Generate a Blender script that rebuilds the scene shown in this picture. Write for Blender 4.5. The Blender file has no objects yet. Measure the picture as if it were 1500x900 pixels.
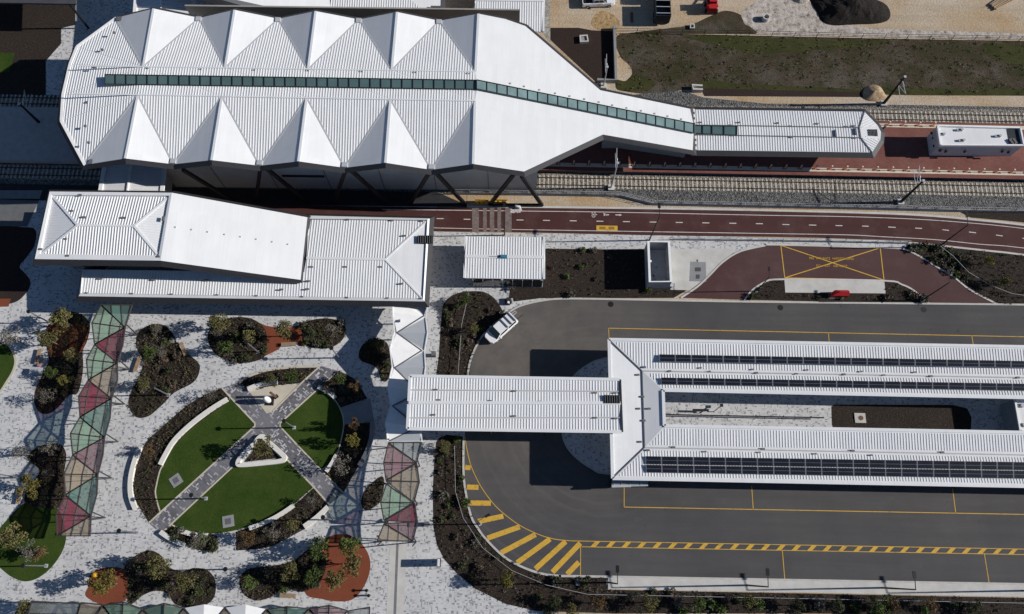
import bpy, math, random
from mathutils import Vector, Matrix, noise as mnoise
from mathutils.geometry import delaunay_2d_cdt
R = math.radians
random.seed(7)
scene = bpy.context.scene
col = scene.collection

# ------------------------------------------------------------------ camera, sky, sun, exposure
H = 112.0
F = 1200.0                      # focal length in photo pixels (photo 1500 x 900)
TILT, ROLL, YAW = R(17.645), R(-0.1286), R(1.084)
M = Matrix.Rotation(YAW, 3, 'Z') @ Matrix.Rotation(TILT, 3, 'X') @ Matrix.Rotation(ROLL, 3, 'Y')
cd = bpy.data.cameras.new('camera'); cam = bpy.data.objects.new('camera', cd); col.objects.link(cam)
cd.sensor_width = 36; cd.lens = F / 1500 * 36; cd.clip_start = 1; cd.clip_end = 4000
cam.matrix_world = Matrix.Translation((0, 0, H)) @ M.to_4x4()
scene.camera = cam
scene.render.resolution_x, scene.render.resolution_y = 1024, 614
SUN_EL, SUN_AZ = R(27.5), R(2.0)          # azimuth measured from +X (plan east) towards +Y
sun_dir = Vector((math.cos(SUN_EL) * math.cos(SUN_AZ), math.cos(SUN_EL) * math.sin(SUN_AZ), math.sin(SUN_EL)))
sl = bpy.data.lights.new('sun', 'SUN'); sl.energy = 5.0; sl.angle = R(0.5); sl.color = (1, .955, .9)
so = bpy.data.objects.new('sun', sl); col.objects.link(so); so.rotation_euler = sun_dir.to_track_quat('Z', 'Y').to_euler()
so.location = sun_dir * 300
w = bpy.data.worlds.new('World'); scene.world = w; w.use_nodes = True
nt = w.node_tree; bg = nt.nodes['Background']
sky = nt.nodes.new('ShaderNodeTexSky'); sky.sky_type = 'NISHITA'; sky.sun_disc = False
sky.sun_elevation = SUN_EL; sky.sun_rotation = R(90) - SUN_AZ
nt.links.new(sky.outputs[0], bg.inputs[0]); bg.inputs[1].default_value = 0.06; sky.ozone_density = 4.0; sky.altitude = 1200; sky.dust_density = 0.7
scene.view_settings.view_transform = 'Standard'; scene.view_settings.look = 'None'
scene.view_settings.exposure = 0.16; scene.view_settings.gamma = 1

# ------------------------------------------------------------------ measuring helpers
def P(x, y, z=0.0):
    d = M @ Vector(((x - 750) / F, -(y - 450) / F, -1))
    return Vector((0, 0, H)) + d * ((z - H) / d.z)
def plane(*pz):
    a, b, c = [P(*q) for q in pz]
    n = (b - a).cross(c - a).normalized()
    return n, n.dot(a)
def PP(x, y, pl):
    d = M @ Vector(((x - 750) / F, -(y - 450) / F, -1)); o = Vector((0, 0, H)); n, k = pl
    return o + d * ((k - n.dot(o)) / n.dot(d))
def c(row, cl, *pts):            # readings from the sixteen enlarged tiles of the photo
    s = .26 if cl == 4 else 380 / 1487
    x0 = (0, 370, 740, 1110)[cl - 1]; y0 = (0, 220, 440, 670)[row - 1]
    r = [(x0 + a * s, y0 + b * s) for a, b in pts]
    return r
def zz(x0, y0, s, *pts): return [(x0 + a / s, y0 + b / s) for a, b in pts]
def smooth(pts, closed=True, n=5):
    out = []; N = len(pts)
    for i in range(N if closed else N - 1):
        g = lambda k: pts[k % N] if closed else pts[min(max(k, 0), N - 1)]
        p0, p1, p2, p3 = g(i - 1), g(i), g(i + 1), g(i + 2)
        for j in range(n):
            t = j / n
            out.append(tuple(.5 * (2 * p1[k] + (p2[k] - p0[k]) * t + (2 * p0[k] - 5 * p1[k] + 4 * p2[k] - p3[k]) * t * t
                                   + (3 * p1[k] - p0[k] - 3 * p2[k] + p3[k]) * t ** 3) for k in range(2)))
    if not closed: out.append(tuple(pts[-1]))
    return out
def W(pts, z=0.0): return [P(a, b, z) for a, b in pts]
def area(p): return sum(p[i].x * p[(i + 1) % len(p)].y - p[(i + 1) % len(p)].x * p[i].y for i in range(len(p))) / 2
def ccw(p): return p if area(p) > 0 else p[::-1]
def offset(loop, d):             # outward offset of a CCW loop (plan), z kept
    out = []; N = len(loop)
    for i in range(N):
        a, b, e = loop[i - 1], loop[i], loop[(i + 1) % N]
        u = Vector((b.x - a.x, b.y - a.y)).normalized(); v = Vector((e.x - b.x, e.y - b.y)).normalized()
        n1 = Vector((u.y, -u.x)); n2 = Vector((v.y, -v.x)); m = n1 + n2
        if m.length < .2: m = n1
        m.normalize(); k = d / max(.45, m.dot(n1))
        out.append(Vector((b.x + m.x * k, b.y + m.y * k, b.z)))
    return out
def inside(p, poly):
    r = False; j = len(poly) - 1
    for i in range(len(poly)):
        a, b = poly[i], poly[j]
        if (a[1] > p[1]) != (b[1] > p[1]) and p[0] < (b[0] - a[0]) * (p[1] - a[1]) / (b[1] - a[1]) + a[0]: r = not r
        j = i
    return r
def clip_half(poly, n, k, keep_ge=True):      # clip 3D polygon by plan half plane n.p >= k
    out = []; s = 1 if keep_ge else -1
    for i in range(len(poly)):
        a, b = poly[i], poly[(i + 1) % len(poly)]
        da = s * (a.x * n[0] + a.y * n[1] - k); db = s * (b.x * n[0] + b.y * n[1] - k)
        if da >= 0: out.append(a)
        if (da >= 0) != (db >= 0): out.append(a.lerp(b, da / (da - db)))
    return out

# ------------------------------------------------------------------ mesh builder
class MB:
    def __init__(s): s.v = []; s.f = []; s.m = []
    def poly(s, pts, m=0):
        i = len(s.v); s.v += [Vector(p) for p in pts]; s.f.append(list(range(i, i + len(pts)))); s.m.append(m); return s
    def up(s, pts, m=0):
        pts = ccw(list(pts))
        if len(pts) <= 6: return s.poly(pts, m)
        z = pts[0].z; r = delaunay_2d_cdt([Vector((p.x, p.y)) for p in pts], [], [list(range(len(pts)))], 1, 1e-4)
        i = len(s.v); s.v += [Vector((p.x, p.y, z)) for p in r[0]]
        for f in r[2]: s.f.append([i + k for k in f]); s.m.append(m)
        return s
    def prism(s, pts, z0, z1, m=0, bottom=True):
        pts = ccw([Vector(p) for p in pts]); n = len(pts); i = len(s.v)
        s.v += [Vector((p.x, p.y, z1)) for p in pts] + [Vector((p.x, p.y, z0)) for p in pts]
        s.f.append(list(range(i, i + n))); s.m.append(m)
        if bottom: s.f.append(list(range(i + 2 * n - 1, i + n - 1, -1))); s.m.append(m)
        for k in range(n):
            q = (k + 1) % n; s.f.append([i + k, i + n + k, i + n + q, i + q]); s.m.append(m)
        return s
    def slab(s, pts, t, m=0):     # polygon with its own heights, thickened downwards
        pts = ccw([Vector(p) for p in pts]); n = len(pts); i = len(s.v); d = Vector((0, 0, t))
        s.v += pts + [p - d for p in pts]
        s.f += [list(range(i, i + n)), list(range(i + 2 * n - 1, i + n - 1, -1))]; s.m += [m, m]
        for k in range(n):
            q = (k + 1) % n; s.f.append([i + k, i + n + k, i + n + q, i + q]); s.m.append(m)
        return s
    def box(s, cx, cy, z0, dx, dy, dz, rot=0, m=0):
        co, si = math.cos(rot), math.sin(rot)
        pts = [Vector((cx + a * dx / 2 * co - b * dy / 2 * si, cy + a * dx / 2 * si + b * dy / 2 * co, 0)) for a, b in ((-1, -1), (1, -1), (1, 1), (-1, 1))]
        return s.prism(pts, z0, z0 + dz, m)
    def bar(s, a, b, w, h=None, m=0):
        a, b = Vector(a), Vector(b); h = h or w; d = (b - a)
        if d.length < 1e-4: return s
        d.normalize(); u = d.cross(Vector((0, 0, 1)))
        if u.length < 1e-3: u = Vector((1, 0, 0))
        u.normalize(); v = u.cross(d); i = len(s.v)
        for p in (a, b):
            for q, r in ((-1, -1), (1, -1), (1, 1), (-1, 1)): s.v.append(p + u * q * w / 2 + v * r * h / 2)
        s.f += [[i, i + 1, i + 2, i + 3], [i + 7, i + 6, i + 5, i + 4]] + [[i + k, i + 4 + k, i + 4 + (k + 1) % 4, i + (k + 1) % 4] for k in range(4)]
        s.m += [m] * 6; return s
    def tube(s, a, b, r0, r1=None, n=8, m=0):
        a, b = Vector(a), Vector(b); r1 = r0 if r1 is None else r1; d = (b - a).normalized()
        u = d.cross(Vector((0, 0, 1)));
        if u.length < 1e-3: u = Vector((1, 0, 0))
        u.normalize(); v = d.cross(u); i = len(s.v)
        for p, r in ((a, r0), (b, r1)):
            for k in range(n): t = 2 * math.pi * k / n; s.v.append(p + (u * math.cos(t) + v * math.sin(t)) * r)
        s.f += [list(range(i + n - 1, i - 1, -1)), list(range(i + n, i + 2 * n))]; s.m += [m, m]
        for k in range(n): q = (k + 1) % n; s.f.append([i + k, i + q, i + n + q, i + n + k]); s.m.append(m)
        return s
    def band(s, pts, wd, z0, z1, m=0, closed=False):     # kerb / wall along a plan polyline
        n = len(pts); L = []; Rr = []
        for i in range(n):
            a = pts[(i - 1) % n] if (closed or i > 0) else pts[i]; b = pts[(i + 1) % n] if (closed or i < n - 1) else pts[i]
            d = Vector((b.x - a.x, b.y - a.y)).normalized(); nn = Vector((-d.y, d.x)) * wd / 2
            L.append((pts[i].x + nn.x, pts[i].y + nn.y)); Rr.append((pts[i].x - nn.x, pts[i].y - nn.y))
        i0 = len(s.v)
        for k in range(n):
            for (q, z) in ((L[k], z1), (Rr[k], z1), (Rr[k], z0), (L[k], z0)): s.v.append(Vector((q[0], q[1], z)))
        for k in range(n if closed else n - 1):
            a = i0 + 4 * k; b = i0 + 4 * ((k + 1) % n)
            for e in range(4): s.f.append([a + e, a + (e + 1) % 4, b + (e + 1) % 4, b + e]); s.m.append(m)
        if not closed:
            s.f += [[i0, i0 + 3, i0 + 2, i0 + 1], [i0 + 4 * n - 4, i0 + 4 * n - 3, i0 + 4 * n - 2, i0 + 4 * n - 1]]; s.m += [m, m]
        return s
    def ribs(s, poly, sp=.375, wb=.17, wt=.085, h=.044, dirn=(0, 1), m=0, inset=.05):   # trapezoid roof ribs lying on a (planar) polygon
        d = Vector(dirn).normalized(); n = Vector((d.y, -d.x))
        a, b, e = poly[0], poly[1], poly[2]
        nn = Vector((0, 0, 0))
        for i in range(len(poly)):
            p, q = poly[i], poly[(i + 1) % len(poly)]
            nn += Vector(((p.y - q.y) * (p.z + q.z), (p.z - q.z) * (p.x + q.x), (p.x - q.x) * (p.y + q.y)))
        nn.normalize()
        if nn.z < 0: nn = -nn
        k0 = nn.dot(a); Z = lambda x, y: (k0 - nn.x * x - nn.y * y) / nn.z
        us = [p.x * n.x + p.y * n.y for p in poly]
        k = math.ceil(min(us) / sp)
        while k * sp < max(us):
            u = k * sp; k += 1; hits = []
            for i in range(len(poly)):
                p, q = poly[i], poly[(i + 1) % len(poly)]
                up, uq = p.x * n.x + p.y * n.y - u, q.x * n.x + q.y * n.y - u
                if (up >= 0) != (uq >= 0):
                    t = up / (up - uq); hits.append((p.x + (q.x - p.x) * t) * d.x + (p.y + (q.y - p.y) * t) * d.y)
            hits.sort()
            for i in range(0, len(hits) - 1, 2):
                t0, t1 = hits[i] + inset, hits[i + 1] - inset
                if t1 - t0 < .15: continue
                i0 = len(s.v)
                for t in (t0, t1):
                    for o, hh in ((-wb / 2, -.01), (-wt / 2, h), (wt / 2, h), (wb / 2, -.01)):
                        x = d.x * t + n.x * (u + o); y = d.y * t + n.y * (u + o); s.v.append(Vector((x, y, Z(x, y) + hh)))
                for e in range(3): s.f.append([i0 + e, i0 + e + 1, i0 + 5 + e, i0 + 4 + e]); s.m.append(m)
                s.f += [[i0 + 3, i0 + 2, i0 + 1, i0], [i0 + 4, i0 + 5, i0 + 6, i0 + 7]]; s.m += [m, m]
        return s
    def skirt(s, loop, out, down, m=0, under=True):
        loop = ccw(loop); lo = [p - Vector((0, 0, down)) for p in offset(loop, out)]; n = len(loop)
        for k in range(n): q = (k + 1) % n; s.poly([loop[k], lo[k], lo[q], loop[q]], m)
        if under:
            lo2 = [p - Vector((0, 0, down + .35)) for p in offset(loop, -1.6)]
            for k in range(n): q = (k + 1) % n; s.poly([lo[k], lo2[k], lo2[q], lo[q]], m)
        return s
    def build(s, name, mats, parent=None, smooth_=False):
        me = bpy.data.meshes.new(name); o0 = parent_loc(parent)
        me.from_pydata([tuple(p - o0) for p in s.v], [], s.f)
        for mt in (mats if isinstance(mats, (list, tuple)) else [mats]): me.materials.append(mt)
        me.polygons.foreach_set('material_index', s.m)
        if smooth_: me.polygons.foreach_set('use_smooth', [True] * len(s.f))
        me.update(); o = bpy.data.objects.new(name, me); col.objects.link(o)
        if parent is not None: o.parent = parent
        return o
def merge(a, b):
    i = len(a.v); a.v += b.v; a.f += [[k + i for k in f] for f in b.f]; a.m += b.m; return a
def bars(name, prs, wd, h, mt, parent, dz=0.0):      # each bar a part of its own
    for a, b in prs: MB().bar(a + Vector((0, 0, dz)), b + Vector((0, 0, dz)), wd, h).build(name, mt, parent)
def parent_loc(p):
    v = Vector((0, 0, 0))
    while p is not None: v += p.location; p = p.parent
    return v
def tag(o, label, cat, group=None, kind=None):
    o['label'] = label; o['category'] = cat
    if group: o['group'] = group
    if kind: o['kind'] = kind
    return o
def thing(name, label, cat, loc=(0, 0, 0), group=None):
    o = bpy.data.objects.new(name, None); o.empty_display_size = .5; col.objects.link(o); o.location = loc
    return tag(o, label, cat, group)
def struct(name, mb, mt):
    o = mb.build(name, mt); o['kind'] = 'structure'; return o
def sheet(name, pts, z, mt): return struct(name, MB().up(W(pts, z)), mt)
def dup(root, loc, rz=0, label=None, group=None, sc=None):
    r = root.copy(); col.objects.link(r); r.location = loc; r.rotation_euler = (0, 0, rz)
    if sc: r.scale = (sc, sc, sc)
    if label: r['label'] = label
    if group: r['group'] = group
    for ch in list(root.children):
        k = ch.copy(); col.objects.link(k); k.parent = r
        for g in list(ch.children):
            d = g.copy(); col.objects.link(d); d.parent = k
    return r

# ------------------------------------------------------------------ materials
class N:
    def __init__(s, name):
        s.mt = bpy.data.materials.new(name); s.mt.use_nodes = True; s.t = s.mt.node_tree
        s.b = s.t.nodes['Principled BSDF']; s.geo = s.t.nodes.new('ShaderNodeNewGeometry')
    def n(s, k, **kw):
        o = s.t.nodes.new('ShaderNode' + k)
        for a, b in kw.items(): setattr(o, a, b)
        return o
    def l(s, a, b): s.t.links.new(a, b)
    def pos(s, sc=(1, 1, 1), rot=0):
        m = s.n('Mapping'); m.inputs['Scale'].default_value = sc; m.inputs['Rotation'].default_value = (0, 0, rot)
        s.l(s.geo.outputs['Position'], m.inputs[0]); return m.outputs[0]
    def noise(s, scale, detail=4, rough=.6, vec=None):
        o = s.n('TexNoise'); o.inputs['Scale'].default_value = scale; o.inputs['Detail'].default_value = detail; o.inputs['Roughness'].default_value = rough
        s.l(vec or s.geo.outputs['Position'], o.inputs['Vector']); return o.outputs[0]
    def ramp(s, fac, stops, const=False):
        o = s.n('ValToRGB'); cr = o.color_ramp
        if const: cr.interpolation = 'CONSTANT'
        while len(cr.elements) < len(stops): cr.elements.new(.5)
        for e, (p, cc) in zip(cr.elements, stops): e.position = p; e.color = (*cc, 1) if len(cc) == 3 else cc
        s.l(fac, o.inputs[0]); return o.outputs[0]
    def mix(s, fac, a, b, mode='MIX'):
        o = s.n('Mix', data_type='RGBA', blend_type=mode)
        for v, i in ((fac, 0), (a, 6), (b, 7)):
            if isinstance(v, (int, float)): o.inputs[i].default_value = v
            elif isinstance(v, tuple): o.inputs[i].default_value = (*v, 1)
            else: s.l(v, o.inputs[i])
        return o.outputs[2]
    def cells(s, sx, sy, rot=0):  # one random number per paver
        m = s.n('Vectorial') if False else None
        sn = s.n('VectorMath', operation='SNAP'); s.l(s.pos((1, 1, 0), rot), sn.inputs[0]); sn.inputs[1].default_value = (sx, sy, 1)
        w_ = s.n('TexWhiteNoise', noise_dimensions='2D'); s.l(sn.outputs[0], w_.inputs['Vector']); return w_.outputs['Value']
    def out(s, colr, rough=.8, bump=None, bs=.3, bd=.05, metal=0, spec=.3):
        if isinstance(colr, tuple): s.b.inputs['Base Color'].default_value = (*colr, 1)
        else: s.l(colr, s.b.inputs['Base Color'])
        s.b.inputs['Roughness'].default_value = rough; s.b.inputs['Metallic'].default_value = metal
        s.b.inputs['Specular IOR Level'].default_value = spec
        if bump is not None:
            bn = s.n('Bump'); bn.inputs['Strength'].default_value = bs; bn.inputs['Distance'].default_value = bd
            s.l(bump, bn.inputs['Height']); s.l(bn.outputs[0], s.b.inputs['Normal'])
        return s.mt
def plain(name, cl, rough=.6, var=.12, scale=1.2, metal=0, spec=.3):
    g = N(name); f = g.noise(scale, 5)
    a = tuple(x * (1 - var) for x in cl); b = tuple(min(1, x * (1 + var)) for x in cl)
    return g.out(g.ramp(f, [(.3, a), (.7, b)]), rough, metal=metal, spec=spec)
def speck(name, lo, mid, hi, s1=6, s2=.25, rough=.95, bump=True, bd=.05):
    g = N(name); f = g.noise(s1, 6, .7); q = g.noise(s2, 4, .6)
    k = g.ramp(f, [(.3, lo), (.5, mid), (.72, hi)])
    k2 = g.mix(g.ramp(q, [(.35, (0, 0, 0)), (.65, (1, 1, 1))]), g.mix(1.0, k, (.82, .82, .82), 'MULTIPLY'), k)
    return g.out(k2, rough, f if bump else None, .6, bd)

def m_roof():
    g = N('white_roof_sheet'); f = g.noise(.35, 5); st = g.noise(1, 4, .6, g.pos((6, .25, 1)))
    k = g.mix(g.ramp(st, [(.45, (0, 0, 0)), (.8, (.35, .35, .35))]), g.ramp(f, [(.3, (.675, .685, .695)), (.7, (.72, .73, .735))]), (.58, .585, .585))
    k = g.mix(1., k, g.ramp(g.cells(.75, 7.5), [(0, (.955, .957, .96)), (1, (1, 1, 1))]), 'MULTIPLY')
    return g.out(k, .45, spec=.25)
def m_paving():
    g = N('pale_granite_paving'); a = g.cells(.34, .15); b = g.cells(.15, .34, .0)
    base = g.ramp(g.noise(.22, 5, .65), [(.3, (.47, .47, .468)), (.7, (.61, .608, .6))])
    mm = g.ramp(a, [(0, (1, 1, 1)), (.5, (.93, .93, .935)), (.8, (.76, .77, .79)), (.93, (.46, .47, .5))], True)
    m2 = g.ramp(b, [(0, (1, 1, 1)), (.6, (.95, .95, .955)), (.93, (.55, .56, .59))], True)
    k = g.mix(1., g.mix(1., base, mm, 'MULTIPLY'), m2, 'MULTIPLY')
    st = g.noise(.9, 5, .7)
    k = g.mix(g.ramp(st, [(.55, (0, 0, 0)), (.8, (.3, .3, .3))]), k, (.36, .36, .35))
    return g.out(k, .8)
def m_darkpave():
    g = N('dark_speckled_paving'); a = g.cells(.42, .15, R(40)); b = g.cells(.15, .42, R(40))
    k = g.ramp(a, [(0, (.10, .10, .11)), (.5, (.14, .14, .15)), (.9, (.42, .42, .44))], True)
    k2 = g.ramp(b, [(0, (0, 0, 0)), (.94, (1, 1, 1))], True)
    k = g.mix(k2, k, (.5, .5, .52)); q = g.ramp(g.noise(.12, 3), [(.42, (0, 0, 0)), (.6, (.55, .55, .55))])
    return g.out(g.mix(q, k, (.21, .21, .225)), .85)
def m_asphalt(name, cl, tint, bend=False):
    g = N(name); f = g.noise(30, 3, .7); q = g.noise(.09, 5, .62); st = g.noise(1, 5, .65, g.pos((.05, .9, 1)))
    k = g.ramp(q, [(.3, cl), (.7, tint)])
    k = g.mix(g.ramp(st, [(.4, (0, 0, 0)), (.75, (.45, .45, .45))]), k, tuple(x * .78 for x in cl))
    if bend:      # tyre marks sweep round the turning loop; pale dust collects by the outer kerb
        cen = P(880, 612); sub = g.n('VectorMath', operation='SUBTRACT'); g.l(g.geo.outputs['Position'], sub.inputs[0]); sub.inputs[1].default_value = (cen.x, cen.y, 0)
        ln = g.n('VectorMath', operation='LENGTH'); g.l(sub.outputs[0], ln.inputs[0])
        sx = g.n('SeparateXYZ'); g.l(sub.outputs[0], sx.inputs[0])
        r1 = g.n('TexNoise', noise_dimensions='1D'); r1.inputs['Scale'].default_value = 1.1; r1.inputs['Detail'].default_value = 3; wob = g.n('Math', operation='ADD'); g.l(ln.outputs['Value'], wob.inputs[0]); wn = g.n('Math', operation='MULTIPLY'); g.l(g.noise(.12, 3), wn.inputs[0]); wn.inputs[1].default_value = 2.0; g.l(wn.outputs[0], wob.inputs[1]); g.l(wob.outputs[0], r1.inputs['W'])
        side = g.n('MapRange'); g.l(sx.outputs[0], side.inputs[0]); side.inputs[1].default_value = 8; side.inputs[2].default_value = -4
        m = g.n('Math', operation='MULTIPLY'); g.l(side.outputs[0], m.inputs[0]); g.l(g.ramp(r1.outputs[0], [(.5, (0, 0, 0)), (.75, (.2, .2, .2))]), m.inputs[1])
        k = g.mix(m.outputs[0], k, tuple(x * 1.5 for x in tint))
        d2 = g.n('VectorMath', operation='DISTANCE'); g.l(g.geo.outputs['Position'], d2.inputs[0]); c2 = P(765, 520); d2.inputs[1].default_value = (c2.x, c2.y, 0)
        fa = g.n('MapRange'); g.l(d2.outputs['Value'], fa.inputs[0]); fa.inputs[1].default_value = 24; fa.inputs[2].default_value = 4
        m2 = g.n('Math', operation='MULTIPLY'); g.l(fa.outputs[0], m2.inputs[0]); g.l(g.ramp(g.noise(.35, 5, .65), [(.3, (.25, .25, .25)), (.7, (.95, .95, .95))]), m2.inputs[1])
        k = g.mix(m2.outputs[0], k, (.158, .138, .118))
    else:
        du = g.noise(.28, 6, .7)
        k = g.mix(g.ramp(du, [(.5, (0, 0, 0)), (.75, (.5, .5, .5))]), k, (.14, .085, .078))
    k = g.mix(.5, k, g.ramp(f, [(.3, (.55, .55, .55)), (.7, (1, 1, 1))]), 'MULTIPLY')
    p = g.noise(.5, 6, .7)
    k = g.mix(g.ramp(p, [(.62, (0, 0, 0)), (.8, (.35, .35, .35))]), k, tuple(x * 1.5 for x in tint))
    oil = g.noise(.8, 3, .5); k = g.mix(g.ramp(oil, [(.7, (0, 0, 0)), (.78, (.6, .6, .6))]), k, tuple(x * .45 for x in cl))
    return g.out(k, .88, f, .3, .01)
def m_grass(name, lo, hi):
    g = N(name); f = g.noise(9, 6, .75); q = g.noise(.3, 6, .7)
    k = g.mix(1., g.ramp(q, [(.3, lo), (.7, hi)]), g.ramp(f, [(.25, (.45, .45, .45)), (.75, (1.35, 1.3, 1.2))]), 'MULTIPLY')
    return g.out(k, .95, f, .8, .06, spec=.1)
def m_bank():
    g = N('rough_bank_grass'); q = g.noise(.13, 6, .7); f = g.noise(5, 6, .75); e = g.noise(.4, 6, .7)
    k = g.ramp(q, [(.36, (.036, .036, .016)), (.48, (.056, .044, .03)), (.62, (.092, .078, .066))])
    k = g.mix(g.ramp(e, [(.48, (0, 0, 0)), (.66, (.75, .75, .75))]), k, (.032, .037, .014))
    k = g.mix(1., k, g.ramp(f, [(.25, (.4, .4, .4)), (.75, (1.6, 1.6, 1.5))]), 'MULTIPLY')
    sd = g.noise(.22, 7, .75); k = g.mix(g.ramp(sd, [(.6, (0, 0, 0)), (.7, (.6, .6, .6))]), k, (.17, .14, .105))
    return g.out(k, .95, f, .9, .12, spec=.1)
def m_sand():
    g = N('pale_sand'); q = g.noise(.06, 6, .65); f = g.noise(3, 6, .75); st = g.noise(1, 5, .6, g.pos((.06, .7, 1)))
    k = g.ramp(q, [(.36, (.45, .29, .14)), (.48, (.49, .375, .25)), (.64, (.56, .48, .385))])
    k = g.mix(g.ramp(st, [(.45, (0, 0, 0)), (.7, (.5, .5, .5))]), k, (.33, .275, .2))
    k = g.mix(.7, k, g.ramp(f, [(.25, (.5, .5, .5)), (.7, (1.1, 1.1, 1.1))]), 'MULTIPLY')
    e = g.noise(.7, 6, .75)
    k = g.mix(g.ramp(e, [(.6, (0, 0, 0)), (.72, (.5, .5, .5))]), k, (.22, .16, .1))
    return g.out(k, .95, f, .8, .12)
def m_ballast(name, lo, hi):
    g = N(name); v = g.n('TexVoronoi'); v.inputs['Scale'].default_value = 7; g.l(g.geo.outputs['Position'], v.inputs['Vector'])
    q = g.noise(.3, 4); hs = g.n('RGBToBW'); g.l(v.outputs['Color'], hs.inputs[0])
    k = g.mix(g.ramp(q, [(.35, (0, 0, 0)), (.65, (1, 1, 1))]), tuple(x * .85 for x in lo), lo)
    k = g.mix(g.ramp(hs.outputs[0], [(.3, (0, 0, 0)), (.75, (1, 1, 1))]), k, hi)
    return g.out(k, .95, v.outputs['Distance'], 1, .1)
def m_glass(name, tint, op):
    g = N(name); o = g.t.nodes['Material Output']; tr = g.n('BsdfTransparent'); av = sum(tint) / 3; tr.inputs[0].default_value = (*[av * .6 + x * .4 for x in tint], 1)
    g.out(tuple(x * .5 for x in tint), .2, spec=.5); ms = g.n('MixShader'); ms.inputs[0].default_value = op
    g.l(tr.outputs[0], ms.inputs[1]); g.l(g.b.outputs[0], ms.inputs[2]); g.l(ms.outputs[0], o.inputs[0]); return g.mt
def m_leaf(name, a, b):
    g = N(name); oi = g.n('ObjectInfo'); f = g.noise(2.2, 3)
    k = g.ramp(f, [(.3, a), (.7, b)]); hv = g.n('HueSaturation'); mr = g.n('MapRange'); g.l(oi.outputs['Random'], mr.inputs[0])
    mr.inputs[3].default_value = .75; mr.inputs[4].default_value = 1.3; g.l(mr.outputs[0], hv.inputs['Value']); g.l(k, hv.inputs['Color'])
    return g.out(hv.outputs[0], .7, spec=.15)
def m_brick(name, a, b):
    g = N(name); r = g.cells(.3, .15); k = g.mix(g.ramp(g.noise(.4, 5), [(.3, (0, 0, 0)), (.7, (1, 1, 1))]), a, b)
    return g.out(g.mix(.5, k, g.ramp(r, [(0, (.7, .7, .7)), (1, (1.15, 1.1, 1.1))]), 'MULTIPLY'), .9)

ROOF = m_roof(); WHITE = plain('white_paint', (.78, .78, .77), .5, .05); FASC = plain('charcoal_fascia', (.03, .03, .035), .6, .1)
GREYW = plain('grey_wall_panel', (.30, .285, .265), .7, .08, .5); STRUT = plain('dark_steel', (.012, .012, .014), .5, .2)
TEAL = plain('teal_skylight_glass', (.085, .14, .14), .12, .15, .4, spec=.5); FRAME = plain('dark_frame', (.02, .025, .028), .5)
ANCH = plain('grey_roof_fitting', (.12, .12, .13), .6); LGREY = plain('light_grey_metal', (.42, .43, .45), .5, .06)
PAVE = m_paving(); DPAVE = m_darkpave(); ASPH = m_asphalt('bus_road_asphalt', (.066, .064, .067), (.105, .1, .098), True)
REDP = m_asphalt('dark_red_path', (.066, .021, .019), (.075, .031, .028)); REDD = m_asphalt('dusty_red_driveway', (.08, .034, .033), (.095, .052, .05))
SHADE_ASPH = plain('shade_dark_asphalt', (.025, .025, .028), .9, .2)  # asphalt with the station shade put into its colour
CONC = plain('pale_concrete', (.50, .49, .46), .85, .12, .6); CONCG = plain('grey_concrete', (.24, .245, .25), .85, .12, .8)
CREAM = plain('cream_concrete', (.50, .45, .37), .85, .1, .7); KERB = plain('kerb_concrete', (.46, .45, .42), .85, .12, 1)
LAWN = m_grass('lawn_grass', (.024, .054, .008), (.054, .084, .018)); BANK = m_bank(); SAND = m_sand()
MULCH = speck('dark_mulch', (.009, .0062, .005), (.025, .017, .013), (.065, .048, .037), 5, .25, bd=.1)
SOIL = speck('black_soil', (.006, .005, .004), (.013, .010, .008), (.028, .022, .018), 3, .3, bd=.15)
BSOIL = speck('brown_mulch', (.016, .009, .007), (.03, .018, .014), (.05, .034, .028), 5, .3)
ROCKS = speck('pale_rubble', (.10, .085, .075), (.46, .405, .355), (.62, .57, .52), 1.1, .12, bd=.3)
GRAV = speck('gravel_strip', (.10, .10, .09), (.34, .33, .3), (.55, .53, .5), 2.2, .2, bd=.1)
TERRA = speck('terracotta_rubber', (.16, .043, .02), (.2, .055, .026), (.24, .07, .035), 8, .3, bump=False)
BALL = m_ballast('brown_grey_ballast', (.10, .088, .073), (.34, .305, .265)); BALLG = m_ballast('grey_ballast', (.045, .046, .047), (.19, .187, .18))
SLEEP = plain('concrete_sleeper', (.48, .45, .39), .85, .25, 3); RAIL = plain('rusty_rail', (.05, .033, .024), .5, .2)
BRICK = m_brick('red_platform_brick', (.16, .058, .045), (.2, .085, .07)); PCONC = plain('grey_platform', (.38, .365, .35), .9, .12)
def m_paint(name, cl, under):
    g = N(name); k = g.ramp(g.noise(3, 5), [(.3, tuple(x * .82 for x in cl)), (.7, cl)]); wr = g.noise(1.1, 7, .8)
    return g.out(g.mix(g.ramp(wr, [(.52, (0, 0, 0)), (.72, (.75, .75, .75))]), k, under), .75)
YEL = m_paint('yellow_line_paint', (.64, .385, .05), (.13, .10, .06)); WLINE = m_paint('white_line_paint', (.66, .61, .59), (.2, .14, .13))
TACT = plain('cream_tactile_strip', (.62, .53, .42), .8, .12, 2)
SOLAR = plain('solar_cell', (.012, .014, .022), .25, .15, spec=.4); SOLF = plain('solar_frame', (.25, .26, .28), .4)
WOOD = plain('timber_slats', (.33, .23, .14), .7, .15, 3); BROWN = plain('rust_steel', (.13, .07, .045), .7, .2)
REDM = plain('red_paint', (.42, .02, .025), .4, .08); BLACK = plain('black_rubber', (.012, .012, .013), .6); BLUE = plain('blue_plastic', (.05, .17, .26), .4)
GLASSD = plain('dark_window', (.012, .016, .022), .1, .1, spec=.5); CARW = plain('white_car_paint', (.75, .76, .77), .3, .02, spec=.5)
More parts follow.
